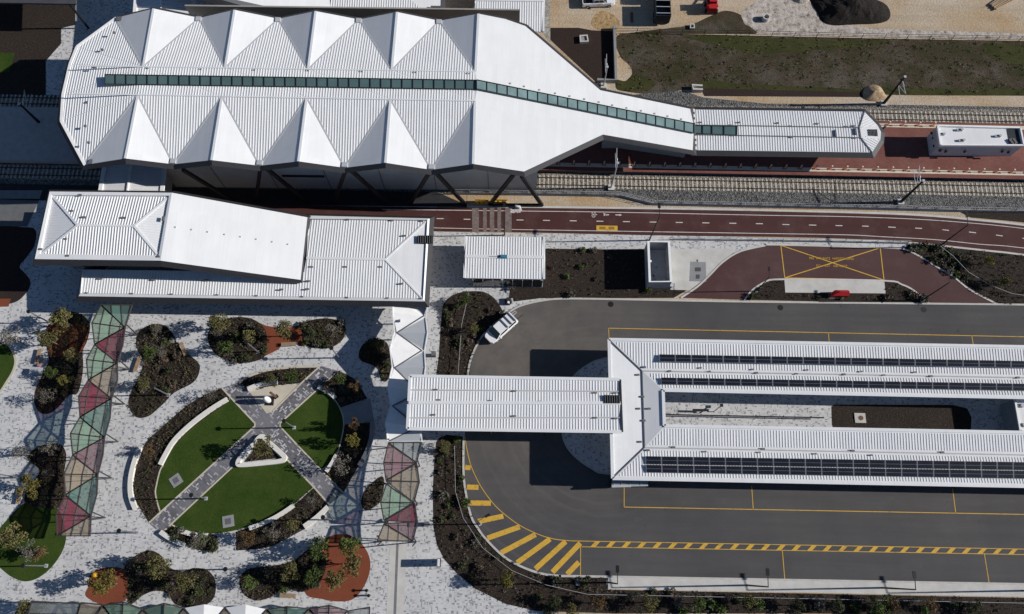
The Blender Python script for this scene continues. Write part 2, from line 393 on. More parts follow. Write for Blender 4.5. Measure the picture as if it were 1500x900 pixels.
CARD = plain('dark_car_paint', (.03, .033, .04), .3, .1, spec=.5); ORANGE = plain('orange_plastic', (.42, .14, .06), .6)
GL = {k: (m_glass('glass_' + k, t, .66), m_glass('glass_pale_' + k, tuple(x * .9 + .05 for x in t), .36)) for k, t in
      dict(green=(.46, .70, .50), red=(.46, .10, .15), tan=(.72, .58, .40), teal=(.32, .58, .47), pink=(.58, .34, .38), grey=(.60, .67, .68)).items()}
BARK = plain('grey_bark', (.14, .11, .085), .9, .2, 4)
LEAF = dict(olive=m_leaf('olive_leaf', (.075, .07, .025), (.125, .115, .045)), green=m_leaf('green_leaf', (.04, .065, .015), (.085, .115, .032)),
            dark=m_leaf('dark_leaf', (.032, .04, .018), (.066, .072, .034)), grey=m_leaf('silver_leaf', (.075, .07, .056), (.125, .117, .1)),
            yellow=m_leaf('yellow_leaf', (.1, .09, .02), (.155, .135, .035)), rust=m_leaf('rust_leaf', (.08, .048, .022), (.12, .078, .038)),
            brown=m_leaf('brown_leaf', (.06, .044, .032), (.115, .088, .066)))

# ================================================================== THE SETTING
g = MB(); S_ = 900
g.poly([(-S_, -S_, 0), (S_, -S_, 0), (S_, S_, 0), (-S_, S_, 0)]); struct('ground', g, SAND)
sheet('plaza_paving', [(-500, 262), (640, 303), (640, 340), (1000, 345), (1130, 349), (1335, 353), (1335, 364), (1000, 372), (800, 372), (800, 1300), (-500, 1300)], .012, PAVE)
sheet('north_paving', [(-500, -300), (330, -300), (330, 140), (-500, 140)], .012, PAVE)
sheet('north_mulch', zz(0, 0, 6.25, (-900, -600), (560, -600), (690, 30), (690, 230), (560, 260), (560, 400), (420, 560), (420, 880), (-900, 860)), .02, MULCH)
sheet('north_lawn', [(-60, 74), (22, 78), (14, 106), (-60, 108)], .03, LAWN)
sheet('gravel_strip', [(788, -60), (806, -60), (806, 62), (788, 40)], .014, GRAV)
sheet('brown_mulch_bed', c(1, 3, (260, 160), (420, 160), (500, 175), (618, 180), (622, 475), (530, 480), (260, 230)), .02, BSOIL)
# north bank and sand
gb = smooth([(909, 50), (1010, 50.5), (1120, 53), (1300, 57), (1500, 61), (1800, 66), (1800, 142), (1500, 140.5), (1300, 139), (1275, 131), (1030, 131), (985, 135), (950, 138), (915, 134), (903, 130), (903, 117), (916, 119), (926, 108), (922, 96), (907, 80)], True, 4)
sheet('grass_bank', gb, .014, BANK)
sheet('grass_patch', smooth([(930, 49), (975, 42), (1010, 37), (1040, 24), (1062, 16), (1085, 22), (1092, 36), (1120, 49), (1050, 50)]), .016, BANK)
GREENG = m_grass('green_fringe_grass', (.03, .038, .012), (.066, .066, .026))
for pts in ([(1000, 53), (1060, 52), (1120, 55), (1180, 58), (1230, 59), (1300, 60), (1290, 66), (1220, 72), (1160, 76), (1110, 80), (1070, 72), (1030, 62)], [(1030, 118), (1100, 124), (1200, 128), (1260, 131), (1300, 128), (1400, 130), (1500, 131), (1700, 134), (1700, 142), (1500, 140.6), (1300, 138.6), (1260, 136), (1100, 133), (1030, 130.5)],
            [(904, 118), (915, 120), (926, 112), (945, 112), (960, 122), (950, 132), (920, 133), (903, 130)], [(1440, 64), (1500, 66), (1600, 70), (1600, 100), (1500, 96), (1450, 84)]):
    sheet('green_grass', smooth(pts), .018, GREENG)
sheet('trench_floor', [(1026, 129.5), (1120, 131.5), (1266, 135.5), (1272, 142.5), (1032, 141)], .022, BSOIL)
sheet('rubble_ground', smooth([(1086, 25), (1100, 8), (1140, -6), (1190, -4), (1215, 18), (1240, 36), (1290, 42), (1360, 45), (1500, 50), (1500, 58), (1300, 55), (1125, 51), (1108, 46)]), .018, ROCKS)
sheet('orange_sand_patch', smooth([(872, 22), (884, 16), (898, 22), (908, 34), (902, 44), (888, 46), (874, 42), (866, 34)]), .02, speck('churned_sand', (.16, .10, .045), (.40, .27, .13), (.50, .36, .2), 1.6, .4, bd=.2))
# rails
sheet('ballast_north', [(-500, 133), (850, 148), (938, 138), (1000, 133), (1030, 143), (1120, 152), (1300, 153.5), (1500, 157), (1800, 162), (1800, 186), (-500, 158)], .02, BALLG)
sheet('ballast_south', [(-500, 228), (780, 252), (1800, 268), (1800, 312), (1500, 308), (1110, 302.5), (962, 300), (908, 288), (684, 285), (262, 277), (-500, 262)], .02, BALLG)
sheet('ballast_track_bed', [(-500, 232), (780, 254), (1800, 273), (1800, 296), (1500, 289), (1120, 280), (786, 275), (-500, 255)], .03, BALL)
sheet('ballast_track_bed', [(-500, 137), (1300, 158), (1800, 166), (1800, 186), (-500, 158)], .03, BALL)
for nm, y0, y1 in (('north', (143, 152), (170.6, 179.2)), ('south', (246, 256.2), (274, 284.4))):
    pa = [P(-300, y0[0] - .0183 * 300), P(1750, y1[0] + .0183 * 250)]; pb = [P(-300, y0[1] - .0186 * 300), P(1750, y1[1] + .0186 * 250)]
    rl = MB(); sp = MB()
    for q in (pa, pb): rl.bar(q[0] + Vector((0, 0, .13)), q[1] + Vector((0, 0, .13)), .1, .12)
    n_ = int((pa[1] - pa[0]).length / .66); u = (pa[1] - pa[0]).normalized(); v = Vector((-u.y, u.x, 0))
    for k in range(n_):
        a = pa[0] + u * k * .66; m_ = a + (pb[0] - pa[0]) / 2 + (pb[1] - pb[0] - pa[1] + pa[0]) * (k / n_) / 2
        sp.bar(m_ - v * 1.05 + Vector((0, 0, .025)), m_ + v * 1.05 + Vector((0, 0, .025)), .23, .06)
    struct('track_rails', rl, RAIL); struct('track_sleepers', sp, SLEEP)
# island platform (top 1.0 m)
plat = [P(786, 168.6, 1), P(1281, 176.8, 1), P(1800, 188.5, 1), P(1800, 268.9, 1), P(1500, 263, 1), P(799, 249.4, 1), P(786, 249.1, 1)]
pl = MB(); pl.prism(offset(ccw(plat), -.55), 0, .86); struct('platform_base', pl, STRUT)  # dark tone of the base stands in for shade under the platform edge
pl = MB(); pl.prism([P(786, 168.6, 1), P(1281, 176.8, 1), P(1800, 188.5, 1), P(1800, 268.9, 1), P(1500, 263, 1), P(799, 249.4, 1), P(786, 249.1, 1)], .84, 1.0); struct('station_platform', pl, BRICK)
pl = MB(); pl.prism([P(-500, 148.5, 1), P(785.5, 168.5, 1), P(785.5, 249, 1), P(-500, 225, 1)], 0, .99); struct('station_platform', pl, PCONC)
for a, b in (((800, 241), (1800, 260.5)), ((1281, 183.5), (1800, 193.5))):
    q = MB(); q.band([P(*a, 1.0), P(*b, 1.0)], .62, .98, 1.008); struct('platform_tactile_strip', q, TACT)
# asphalt apron darkened to stand in for shade under the station, sand strip
sheet('shade_apron', [(-300, 262), (262, 275), (640, 281.5), (684, 300.5), (684, 303.5), (262, 299), (-300, 285)], .03, SHADE_ASPH)
sheet('sand_strip', [(684, 286.5), (787, 287), (905, 289), (955, 301), (955, 304), (684, 303.5)], .028, SAND)
# red cycle path
ptop = [(262, 298), (640, 304), (763, 304.6), (967, 307.3), (1120, 310), (1292, 314.5), (1370, 318.6), (1422, 323.4), (1500, 331.5), (1700, 357)]
pbot = [(262, 330), (632, 339), (740, 340), (957, 345), (1120, 347), (1214, 349), (1308, 353), (1370, 357.8), (1448, 366), (1500, 372), (1700, 400)]
sheet('cycle_path', smooth(ptop, False, 3) + smooth(pbot, False, 3)[::-1], .032, REDP)
def line(name, pts, wd, z, mt, sm=True):
    q = MB(); q.band(W(smooth(pts, False, 4) if sm else pts, z), wd, z - .004, z + .003); return struct(name, q, mt)
line('path_kerb', [(684, 303.2), (763, 303.2), (967, 305.6), (1120, 308.2), (1292, 312.6), (1370, 316.8), (1422, 321.6), (1500, 329.7), (1700, 355)], .32, .06, CONC)
line('path_kerb', [(1320, 354.5), (1370, 359.3), (1448, 367.6), (1500, 373.6), (1700, 401)], .28, .06, CONC)
line('path_edge_line', [(560, 307), (763, 309.4), (893, 311), (1120, 315.6), (1240, 317.6), (1344, 321.4), (1422, 327), (1500, 335), (1700, 361)], .1, .045, WLINE)
line('path_edge_line', [(632, 334), (745, 336.3), (962, 339.8), (1120, 342.3), (1240, 344.3), (1292, 347), (1370, 351.3), (1435, 358), (1500, 363.6), (1700, 391)], .1, .045, WLINE)
cl_ = c(2, 2, (1055, 393), (1095, 393.5), (1210, 397), (1248, 397.5)) + c(2, 3, *[p for k, x in enumerate((65, 217, 370, 523, 675, 828, 978, 1130, 1285, 1437)) for p in ((x, 401 + k * 2.35), (x + 40, 401.5 + k * 2.35))]) \
    + c(2, 4, (138, 419.5), (178, 420.5), (288, 422.5), (330, 423.5), (438, 425.5), (477, 426.5), (588, 428.5), (625, 429.8), (735, 434), (777, 436), (887, 440), (925, 442), (1040, 449), (1077, 453), (1190, 462), (1230, 466.5), (1342, 479), (1380, 484.5), (1492, 497), (1530, 502))
q = MB()
for i in range(0, len(cl_), 2): q.band(W(cl_[i:i + 2], .045), .13, .04, .048)
struct('path_centre_dashes', q, WLINE)
for xa, xb in ((691.5, 701.5), (707.5, 713), (717.5, 724), (728.5, 734), (740, 749.5)):
    sheet('crossing_band', [(xa, 304.5), (xb, 304.6), (xb, 340), (xa, 339.6)], .05, plain('worn_crossing_paint', (.17, .135, .125), .8, .35, 2.5))
# path symbols: bicycle, walking figure, arrow; yellow pads
q = MB(); zs = .05
def rng(mb, cx, cy, r, wd, n=12): mb.band([P(cx, cy, zs) + Vector((math.cos(t) * r, math.sin(t) * r, 0)) for t in [2 * math.pi * k / n for k in range(n)]], wd, zs - .005, zs + .002, closed=True)
rng(q, 869.5, 312.8, .24, .09); rng(q, 869.5, 316.2, .24, .09)
q.band(W([(869.5, 313.2), (871.5, 314.5), (869.5, 316)], zs), .1, zs - .005, zs + .002); q.band(W([(871.5, 313), (871.5, 316.2)], zs), .1, zs - .005, zs + .002); q.band(W([(871.5, 314.5), (874.5, 314.6)], zs), .12, zs - .005, zs + .002)
q.band(W([(884, 313.2), (888, 314.6), (891, 314.8)], zs), .17, zs - .005, zs + .002); q.band(W([(884.3, 316), (888, 314.6), (889, 316.3)], zs), .13, zs - .005, zs + .002); q.up(W([(890.7, 314), (892, 314.2), (892, 315.6), (890.7, 315.6)], zs))
q.band(W([(901.5, 315), (907.5, 315.2)], zs), .14, zs - .005, zs + .002); q.up(W([(907.3, 313.6), (911, 315.3), (907.2, 316.8)], zs + .001))
struct('path_symbols', q, WLINE)
q = MB(); q.up(W([(873.6, 330.4), (904.6, 331), (904.6, 338.6), (873.6, 338)], .052)); struct('yellow_path_pad', q, YEL)
q = MB(); q.up(W([(878, 332.2), (887, 332.4), (887, 336.4), (878, 336.2)], .06)); q.up(W([(891.5, 332.2), (900, 332.4), (900, 336.6), (891.5, 336.4)], .06)); struct('yellow_path_pad_marks', q, plain('worn_ochre_paint', (.28, .15, .025), .8, .3, 6))

# red fire driveway
dtop = c(2, 3, (1008, 847), (1100, 785), (1170, 720), (1250, 640), (1350, 580), (1487, 548)) + c(2, 4, (60, 533), (300, 538), (690, 550), (820, 558), (900, 592), (1000, 652), (1100, 712), (1200, 790), (1350, 868))
dbot = c(2, 3, (1372, 858), (1420, 800), (1487, 757)) + c(2, 4, (50, 738), (150, 728), (710, 736), (810, 757), (880, 792), (970, 868))
dt, db_ = smooth(dtop, False, 4), smooth(dbot, False, 4)
sheet('fire_driveway', dt + db_[::-1], .04, REDD)
sheet('driveway_island_bed', db_, .03, MULCH)
line('driveway_kerb', dtop, .26, .09, CONC); line('driveway_kerb', dbot, .26, .09, CONC)
sheet('concrete_pad', c(2, 4, (150, 730), (713, 737), (720, 808), (155, 803)), .075, CONC)
bx_ = c(2, 4, (130, 537), (690, 551), (711, 733), (152, 720))
q = MB()
for a, b in ((0, 3), (1, 2)): q.band(W([bx_[a], bx_[b]], .055), .13, .05, .058)
for a, b in ((0, 1), (3, 2)): q.band(W([bx_[a], bx_[b]], .055), .13, .05, .057)
q.band(W([bx_[0], bx_[2]], .055), .13, .05, .059); q.band(W([bx_[1], bx_[3]], .055), .13, .05, .060); struct('driveway_box_marking', q, YEL)
def text(body, x0, x1, y, hgt, z):
    cu = bpy.data.curves.new('lettering', 'FONT'); cu.body = body; cu.size = 1; cu.extrude = .002; cu.resolution_u = 2
    o = bpy.data.objects.new('tmp', cu); col.objects.link(o); dg = bpy.context.evaluated_depsgraph_get()
    me = bpy.data.meshes.new_from_object(o.evaluated_get(dg)); xs = [v.co.x for v in me.vertices]; ys = [v.co.y for v in me.vertices]
    a, b = P(x0, y, z), P(x1, y + .018 * (x1 - x0), z); wd = (b - a).length
    for v in me.vertices: v.co = Vector(((v.co.x - min(xs)) * wd / (max(xs) - min(xs)), (v.co.y - min(ys)) / (max(ys) - min(ys)) * hgt, v.co.z))
    bpy.data.objects.remove(o); me.materials.clear(); me.materials.append(YEL)
    ob = bpy.data.objects.new('driveway_lettering', me); col.objects.link(ob); ob.location = a; ob.rotation_euler = (0, 0, math.atan2((b - a).y, (b - a).x)); ob['kind'] = 'structure'
text('FIRE   APPLIANCE   HARDSTANDING', 1185.2, 1250.5, 380.0, .36, .07); text('DO    NOT    OBSTRUCT', 1196, 1241.5, 391.0, .36, .07)

# mulch east of the plaza, north and south of the bus road
road = [(1800, 451), (1500, 446.5), (1110, 442.4), (900, 438.5), (824, 437.8), (791, 441), (763, 448), (748, 456), (737, 465), (720, 479), (707, 492), (699, 505), (692, 520), (686.5, 540), (682, 580), (679.5, 634), (679, 690), (682, 720), (690, 756), (700, 774), (712, 790), (734.6, 812.7), (755, 826), (786.8, 838.8), (820, 843.8), (889, 845), (1500, 856), (1800, 861)]
rs = smooth(road, False, 4)
beds = []
def bed(name, pts, sm=True, mt=MULCH, z=.03, cover=True):
    p = smooth(pts) if sm else pts
    sheet(name, p, z, mt)
    if cover: beds.append([(v.x, v.y) for v in W(p)])
    return p
bed('garden_bed', [(647.5, 456), (651.8, 442.7), (663.4, 432.6), (680.7, 427.5), (706.7, 427.5), (724, 437), (735.6, 454.3), (737, 464), (720, 480), (700, 506), (690, 532), (682, 575), (641, 570), (643, 520)])
bed('garden_bed', [(639, 648), (644, 641), (655, 637), (680, 640), (679.5, 690), (683, 722), (691, 756), (701, 774), (735, 813), (787, 839), (840, 845), (889, 846), (889, 864), (1120, 868.5), (1500, 876), (1800, 881), (1800, 915), (1500, 905), (1200, 899), (1000, 899), (900, 899), (787, 895.5), (741, 885), (696, 862.5), (669, 840), (650.5, 819.5), (640, 798), (635, 772), (634, 720), (637, 665)], False)
bed('garden_bed', c(2, 3, (228, 565), (560, 569), (800, 567), (945, 795), (1040, 805), (965, 848), (200, 850), (40, 870), (20, 850), (30, 790), (215, 785)), False)
bed('garden_bed', [(1331, 357.8), (1370, 361), (1448, 369), (1500, 375), (1800, 414), (1800, 451), (1460, 445.5), (1421, 425), (1396, 404), (1370, 388), (1344, 373), (1325, 364)], False)
beds.append([(v.x, v.y) for v in W([(1093, 437), (1104, 426), (1122, 413.5), (1147, 411), (1150, 432), (1298, 433), (1299, 413), (1318, 418), (1338, 427), (1357, 441)])])
sheet('garden_bed', c(2, 4, (1130, 344), (1500, 350), (1900, 360), (1900, 470), (1500, 408), (1380, 396), (1200, 380)), .03, MULCH)
sheet('bus_road', rs, .02, ASPH)
line('road_kerb', road, .28, .12, KERB, True)
sheet('footpath', [(890.8, 846.4), (1500, 857.4), (1800, 862.5), (1800, 879.5), (1500, 874.6), (1120, 867.3), (890.8, 863)], .125, CONC)
sheet('concrete_apron', c(2, 3, (940, 566), (1330, 568), (1250, 640), (1170, 718), (1060, 803), (948, 801)), .045, CONC)
sheet('access_cover', c(2, 3, (1060, 640), (1150, 642), (1152, 755), (1055, 752)), .052, CONCG)
q = MB(); q.up(W(c(2, 3, (1087, 673), (1122, 673), (1122, 696), (1087, 696)), .058)); q.up(W(c(2, 3, (1092, 714), (1115, 714), (1115, 738), (1092, 738)), .058)); q.up(W(c(2, 3, (1097, 628), (1106, 628), (1106, 640), (1097, 640)), .058)); struct('access_cover_lids', q, plain('lid_iron', (.07, .07, .07), .7))
# bus island
ra_ = thing('shadow_bar', 'long dark bar standing in for a pole shadow on the court between the canopy wings', 'shadow_bar', P(975, 609))  # added bar stands in for a lamp pole shadow on the paving
MB().bar(P(972, 607.5, 1.0), P(1207, 612.2, 1.0), .16, .16).build('rail', STRUT, ra_)
for xx in range(985, 1210, 40): a_ = P(xx, 608 + (xx - 975) * .018); MB().bar(a_, a_ + Vector((0, 0, 1)), .07).build('post', STRUT, ra_)
p_ = P(1024, 603); bl = thing('post_light', 'dark wall lamp on a bent bracket above the dark court bar', 'lamp', p_)
MB().box(p_.x, p_.y, .9, 2.2, .3, .2).build('lamp_head', STRUT, bl); MB().bar((p_.x, p_.y, 0), (p_.x, p_.y, .9), .1).build('post', STRUT, bl); MB().bar(P(1036, 603.5, 1), P(1045, 603.5, 1), .1).build('bracket', STRUT, bl); MB().bar(P(1045, 603.5, 1), P(1057, 594, 1), .1).build('bracket', STRUT, bl); o_ = P(1057, 594, 1); MB().box(o_.x, o_.y, .9, .4, .4, .2).build('lamp_tip', STRUT, bl)
isl = [(1800, 545), (1500, 538), (1000, 529), (905, 525), (880, 527), (862, 534.5), (842, 550), (830, 570), (823, 600), (824, 637), (832, 657), (847, 673), (868, 687), (891, 694.5), (1000, 698), (1500, 708), (1800, 713)]
sheet('bus_island_paving', smooth(isl, False, 3), .14, PAVE)
q = MB(); q.band(W(smooth(isl, False, 3), 0), .25, 0, .15); struct('bus_island_kerb', q, KERB)
bed('island_bed', c(3, 4, (415, 600), (430, 588), (1100, 590), (1180, 610), (1205, 660), (1200, 735), (430, 735), (418, 700)), False, MULCH, .155, False)
# road markings
for pts, wd in (([(891.5, 481), (1500, 493.6), (1700, 497.8)], .1), ([(891.5, 481), (892.3, 500)], .1), ([(1213.4, 487.6), (1214.6, 501)], .1), ([(1423.6, 492), (1425.6, 505)], .1),
                ([(914.3, 743), (1500, 753.8), (1700, 757.6)], .1), ([(914.3, 743), (914.3, 708)], .1), ([(1101, 712), (1103.4, 746.6)], .1), ([(1395.4, 716), (1400, 752.2)], .1),
                ([(852, 801.2), (1500, 812.6), (1700, 816.2)], .085), ([(850.5, 801), (850.3, 844)], .1), ([(1146, 806.6), (1149.6, 849.6)], .1), ([(1442, 812), (1449, 855)], .1)):
    line('yellow_road_line', pts, wd, .032, YEL, False)
arc = [(681.5, 640), (682.5, 650), (686.5, 670.3), (692.2, 688.4), (704.6, 713.2), (722.7, 738), (740.8, 755), (763.4, 771), (789.4, 783.3), (811, 789.7), (833.5, 792.3), (852, 792.8)]
line('yellow_road_line', arc, .1, .033, YEL)
line('yellow_road_line', [(852, 792.8), (1500, 804.6), (1700, 808.2)], .085, .033, YEL, False)
q = MB()
xs = 866.0
while xs < 1640:
    f = .0182 * (xs - 852); a = .017 * (xs - 850) * 0
    q.up(W([(xs + 6, 793.2 + f), (xs + 13.4, 793.3 + f), (xs + 6.4, 800.8 + f), (xs - 1, 800.7 + f)], .034)); xs += 22.65
hs = [c(4, 2, (1212, 57), (1262, 62)), c(4, 2, (1222, 171), (1308, 173)), c(4, 2, (1238, 262), (1378, 264)), c(4, 2, (1285, 370), (1450, 335)), [(712.4, 789.2), (764.5, 770.8)], [(732.4, 810.8), (787.5, 781.6)],
      c(4, 3, (62, 610), (268, 461)), c(4, 3, (168, 645), (357, 474)), c(4, 3, (266, 664), (440, 483)), c(4, 3, (350, 676), (432, 592))]
for a, b in hs:
    a, b = P(*a, .034), P(*b, .034); d_ = (b - a).normalized(); q.band([a + d_ * .15, b - d_ * .3], .66, .033, .0345)
struct('yellow_road_hatching', q, YEL)
for x, y in ((894.6, 446), (1143, 451), (1353, 454)):
    q = MB(); q.tube(P(x, y, .0), P(x, y, .0) + Vector((0, 0, .03)), .42, .42, 16); struct('road_drain_cover', q, STRUT)

# ------------------------------------------------------------------ plaza beds, lawns, paths
bed('garden_bed', [(80, 460), (106.7, 457), (124, 464), (132, 477.3), (128, 498.7), (121.3, 514.7), (122, 533), (120, 554.7), (113.3, 576.7), (101, 579.3), (85.3, 596.7), (72, 606), (58.7, 604.7), (51.3, 594), (50, 580.7), (54.7, 563.3), (64, 546.7), (70.7, 530.7), (70.7, 520), (67, 503), (66.7, 486.7), (72, 473.3)])
sheet('rubber_patch', smooth([(73, 478), (110, 474), (128, 482), (124, 505), (115, 518), (84, 523), (72, 520), (69, 500)]), .04, TERRA)
bed('garden_bed', [(199.3, 504), (202, 488.5), (217.2, 477), (237.7, 475.8), (253, 488.6), (263.2, 509), (288.8, 529.4), (292.6, 542.2), (283.7, 560), (255.6, 575.4), (237.7, 593.3), (217.2, 610), (199.3, 611.2), (189, 596), (190.4, 578), (204.4, 549.9), (209.6, 529.4), (202, 514)])
bed('garden_bed', [(304.4, 495.7), (311.7, 476.7), (333.7, 466.4), (358.7, 465), (376.3, 470.8), (388, 482.5), (391, 498.7), (388, 522), (373.3, 529.5), (351.3, 532.4), (330.8, 528), (313.2, 516.3)])
sheet('rubber_patch', [(380, 473), (390, 477.5), (402.7, 479.5), (424.7, 479.5), (438, 477), (447, 474), (446, 508), (437, 507.5), (436.4, 500.5), (413, 503), (408.5, 511.9), (388, 522), (391, 500)], .027, TERRA)
bed('garden_bed', [(446.7, 473.7), (461.3, 467.9), (483.3, 467), (501, 472.3), (506.8, 485.5), (501, 498.7), (487.7, 508.2), (471.6, 511), (454, 509), (443.7, 501.6), (442, 487)])
bed('garden_bed', [(525.8, 516.7), (533, 503.7), (549, 498), (564.8, 500.8), (570.6, 512.4), (574.2, 531), (572, 550), (564.8, 559.3), (557.6, 555.7), (554, 542.7), (546, 535.5), (528.7, 528.3)])
bed('garden_bed', [(529, 738), (531, 726), (538, 714), (558, 698), (563, 708), (558, 732), (550, 742), (536, 748)])
sheet('rubber_patch', smooth([(449, 808), (469, 797.9), (479.3, 787.6), (498.4, 782.5), (516, 786), (532, 799.3), (541.6, 818.4), (541, 840.4), (530.6, 863.8), (516, 878.5), (495.4, 881.4), (472, 877.8), (446, 867)]), .027, TERRA)
bed('garden_bed', [(446, 867), (428, 863.8), (410.4, 866.8), (395.7, 875.6), (375.2, 880), (359, 872.6), (351, 858), (353.2, 843.3), (366.4, 833), (398.6, 828.7), (428, 822.8), (451.4, 805), (470, 806), (478, 826), (470, 850)])
sheet('rubber_patch', smooth([(126, 874), (130, 858), (134, 840), (160, 831), (188, 838), (190, 870), (178, 882), (154, 887)]), .027, TERRA)
bed('garden_bed', [(182, 832), (196, 816), (218, 806.4), (236, 814), (246, 830), (266, 837), (286, 832), (306, 837), (316, 854), (312, 878), (290, 890), (258, 886), (246, 870), (228, 866), (210, 872), (188, 886), (187, 850)])
bed('garden_bed', [(40, 672), (55, 655), (85, 650), (97, 665), (94, 695), (96, 725), (84, 745), (50, 742), (36, 735), (40, 715), (58, 690)], True, BSOIL)
sheet('lawn', smooth([(10, 762), (36, 737), (60, 733), (84, 745), (93, 765), (97, 787), (90.7, 809.3), (74.7, 832), (56, 846.7), (38.7, 852), (24, 848.7), (8, 838.7), (-8, 820), (-6, 785)]), .028, LAWN)
q = smooth([(0, 500), (14, 507), (22, 522), (22, 537), (12, 557), (-10, 582), (-60, 585), (-70, 520), (-30, 500)])
sheet('lawn', q, .028, LAWN); qq = MB(); qq.band(W(q, 0), .35, 0, .05, closed=True); struct('lawn_kerb', qq, CREAM)
bed('garden_bed', smooth(zz(0, 270, 4.74, (-300, 300), (150, 298), (245, 320), (240, 420), (190, 500), (137, 570), (165, 610), (205, 660), (208, 710), (170, 770), (90, 825), (-100, 850), (-300, 840))), False, BSOIL, .03, False)
sheet('rubber_patch', zz(0, 270, 4.74, (-300, 795), (75, 795), (60, 850), (-300, 860)), .04, TERRA)
sheet('concrete_plinth', [(-60, 292), (58, 292), (40, 332), (-60, 331)], .03, plain('shade_dark_concrete', (.12, .125, .13), .85)); sheet('concrete_plinth', [(-60, 279), (62, 279), (58, 291.5), (-60, 291)], .035, plain('shade_mid_concrete', (.2, .205, .21), .85))  # shade of this corner put into the concrete, darker and blue-grey
# oval garden
pNW = [(325.3, 568.7), (351.7, 559.3), (362.7, 571), (390.6, 606.3), (400, 603), (469, 536.6), (495.5, 543.2), (410.4, 620.2), (410.4, 625.3), (433.4, 650), (470.7, 688.9), (503.4, 722.4), (482.4, 739.5), (458.3, 712.2), (421, 674), (412, 660), (385, 640), (371, 655), (341, 684), (239.1, 778.9), (231, 778), (218, 766.4), (320, 673.1), (373.5, 624.5), (373.3, 620)]
sheet('dark_cross_path', pNW, .03, DPAVE)
aNW = [(234.4, 749.5), (228, 724.4), (229.8, 709), (234.4, 690), (242, 678.7), (254.7, 656), (273.3, 634.7), (300, 613.3), (336, 588.7)]
sheet('lawn', smooth(aNW, False, 4) + [(337, 583.5), (372.5, 621), (372.5, 624)], .034, LAWN)
aS = [(251.5, 768.8), (264, 775), (277, 779), (306, 782.5), (335.5, 780), (365, 772), (402, 757), (432, 738), (459.8, 713.8)]
sheet('lawn', smooth(aS, False, 4) + [(421, 674.5), (412, 672), (350, 680), (341, 684.5)], .034, LAWN)
aE = [(464.7, 569.6), (476.4, 575.5), (492.5, 588.7), (501.3, 606.3), (503.5, 623.9), (499.9, 644.4), (494, 665.6), (486.3, 678), (471.5, 688.5)]
sheet('lawn', smooth(aE, False, 4) + [(411, 625.3), (411, 620.4)], .034, LAWN)
for k in ([(336.7, 581.3), (373.3, 620), (373.5, 624.5), (320, 673.1), (218, 766.4)], [(341, 684), (239.1, 778.9)], [(495.5, 543.2), (410.4, 620.2), (410.4, 625.3), (433.4, 650), (470.7, 688.9), (503.4, 722.4)], [(421, 674), (458.3, 712.2), (482.4, 739.5)], [(469, 536.6), (441, 562), (400, 603)], [(325.3, 568.7), (336.7, 581.3)]):
    q = MB(); q.band(W(k, 0), .2, 0, .07); struct('path_edging', q, CREAM)
for k in ([(239, 682), (234.4, 690), (229.8, 709), (228, 724.4), (234.4, 749.5)], aS, aE):
    q = MB(); q.band(W(smooth(k, False, 4), 0), .16, 0, .08); struct('lawn_edging', q, CREAM)
oNW = [(324, 568.7), (296, 581), (273.3, 594.7), (246.7, 617.3), (220, 641.3), (210.7, 653.3), (201.3, 678.7), (197, 690), (193.5, 712), (198, 732), (218, 765.7)]
bed('garden_bed', smooth(oNW, False, 4) + smooth(aNW, False, 4) + [(336, 582)], False)
bed('garden_bed', [(251.5, 769.5), (264, 776), (277, 780), (306, 783.5), (318.4, 785), (317, 807), (289, 806), (270, 796), (240, 780)], False)
bed('garden_bed', [(345.6, 779.5), (365, 773), (402, 758), (432, 739), (459, 714.5), (481.6, 741.8), (447.4, 774.5), (421, 789), (398.6, 800.8), (370, 805.5), (346, 806.7)], False)
bed('garden_bed', [(466, 566.7), (497, 543.2), (517.5, 554), (530, 570), (538, 584.3), (499, 597.5), (491, 585.7)], False)
sheet('concrete_wedge', [(499, 598), (542.4, 583.5), (548.3, 618), (504.3, 621.5)], .03, CONCG)
bed('garden_bed', [(505, 622), (543, 618.7), (542, 636), (538, 652), (525.2, 682.7), (503.4, 721.6), (472, 690), (486, 679), (494, 666), (500, 645)], False)
bed('garden_bed', [(351.7, 560), (366.4, 552), (391.3, 544), (428, 539.5), (464.7, 538.8), (441, 561.5), (408, 564.5), (362.7, 571)], False)
sheet('cream_terrace', zz(340, 530, 6.818, (158, 283), (465, 232), (690, 230), (400, 502), (345, 517)), .026, CREAM)
for k in ([(351, 560), (366.4, 551), (391.3, 543), (428, 538.5), (466, 537)], ):
    q = MB(); q.band(W(smooth(k, False, 4), 0), .3, 0, .1); struct('bed_edging', q, CREAM)
# paved channel going south
sheet('paved_strip', [(571, 797), (596, 797), (588, 960), (563, 960)], .02, CONC)
sheet('drain_channel', [(580.5, 797), (584, 797), (578, 960), (574, 960)], .027, plain('drain_grate', (.17, .17, .175), .7))

# ================================================================== LARGE BUILDINGS
def anchors(root, pts, z, sz=(.7, .3, .12), mt=ANCH, nm='roof_anchor'):
    for p in pts:
        w_ = PP(*p, z) if isinstance(z, tuple) else P(*p, z)
        MB().box(w_.x, w_.y, w_.z - .01, sz[0], sz[1], sz[2]).build(nm, mt, root)
def grate(root, pts, z):
    p = W(pts, z); q = MB(); q.slab(p, .08, 0); a, b, c_, d = p
    for k in range(7):
        t = (k + .5) / 7; q.bar(a.lerp(b, t) + Vector((0, 0, .1)), d.lerp(c_, t) + Vector((0, 0, .1)), .09, .1, 1)
    q.build('roof_access_grate', [STRUT, ANCH], root)

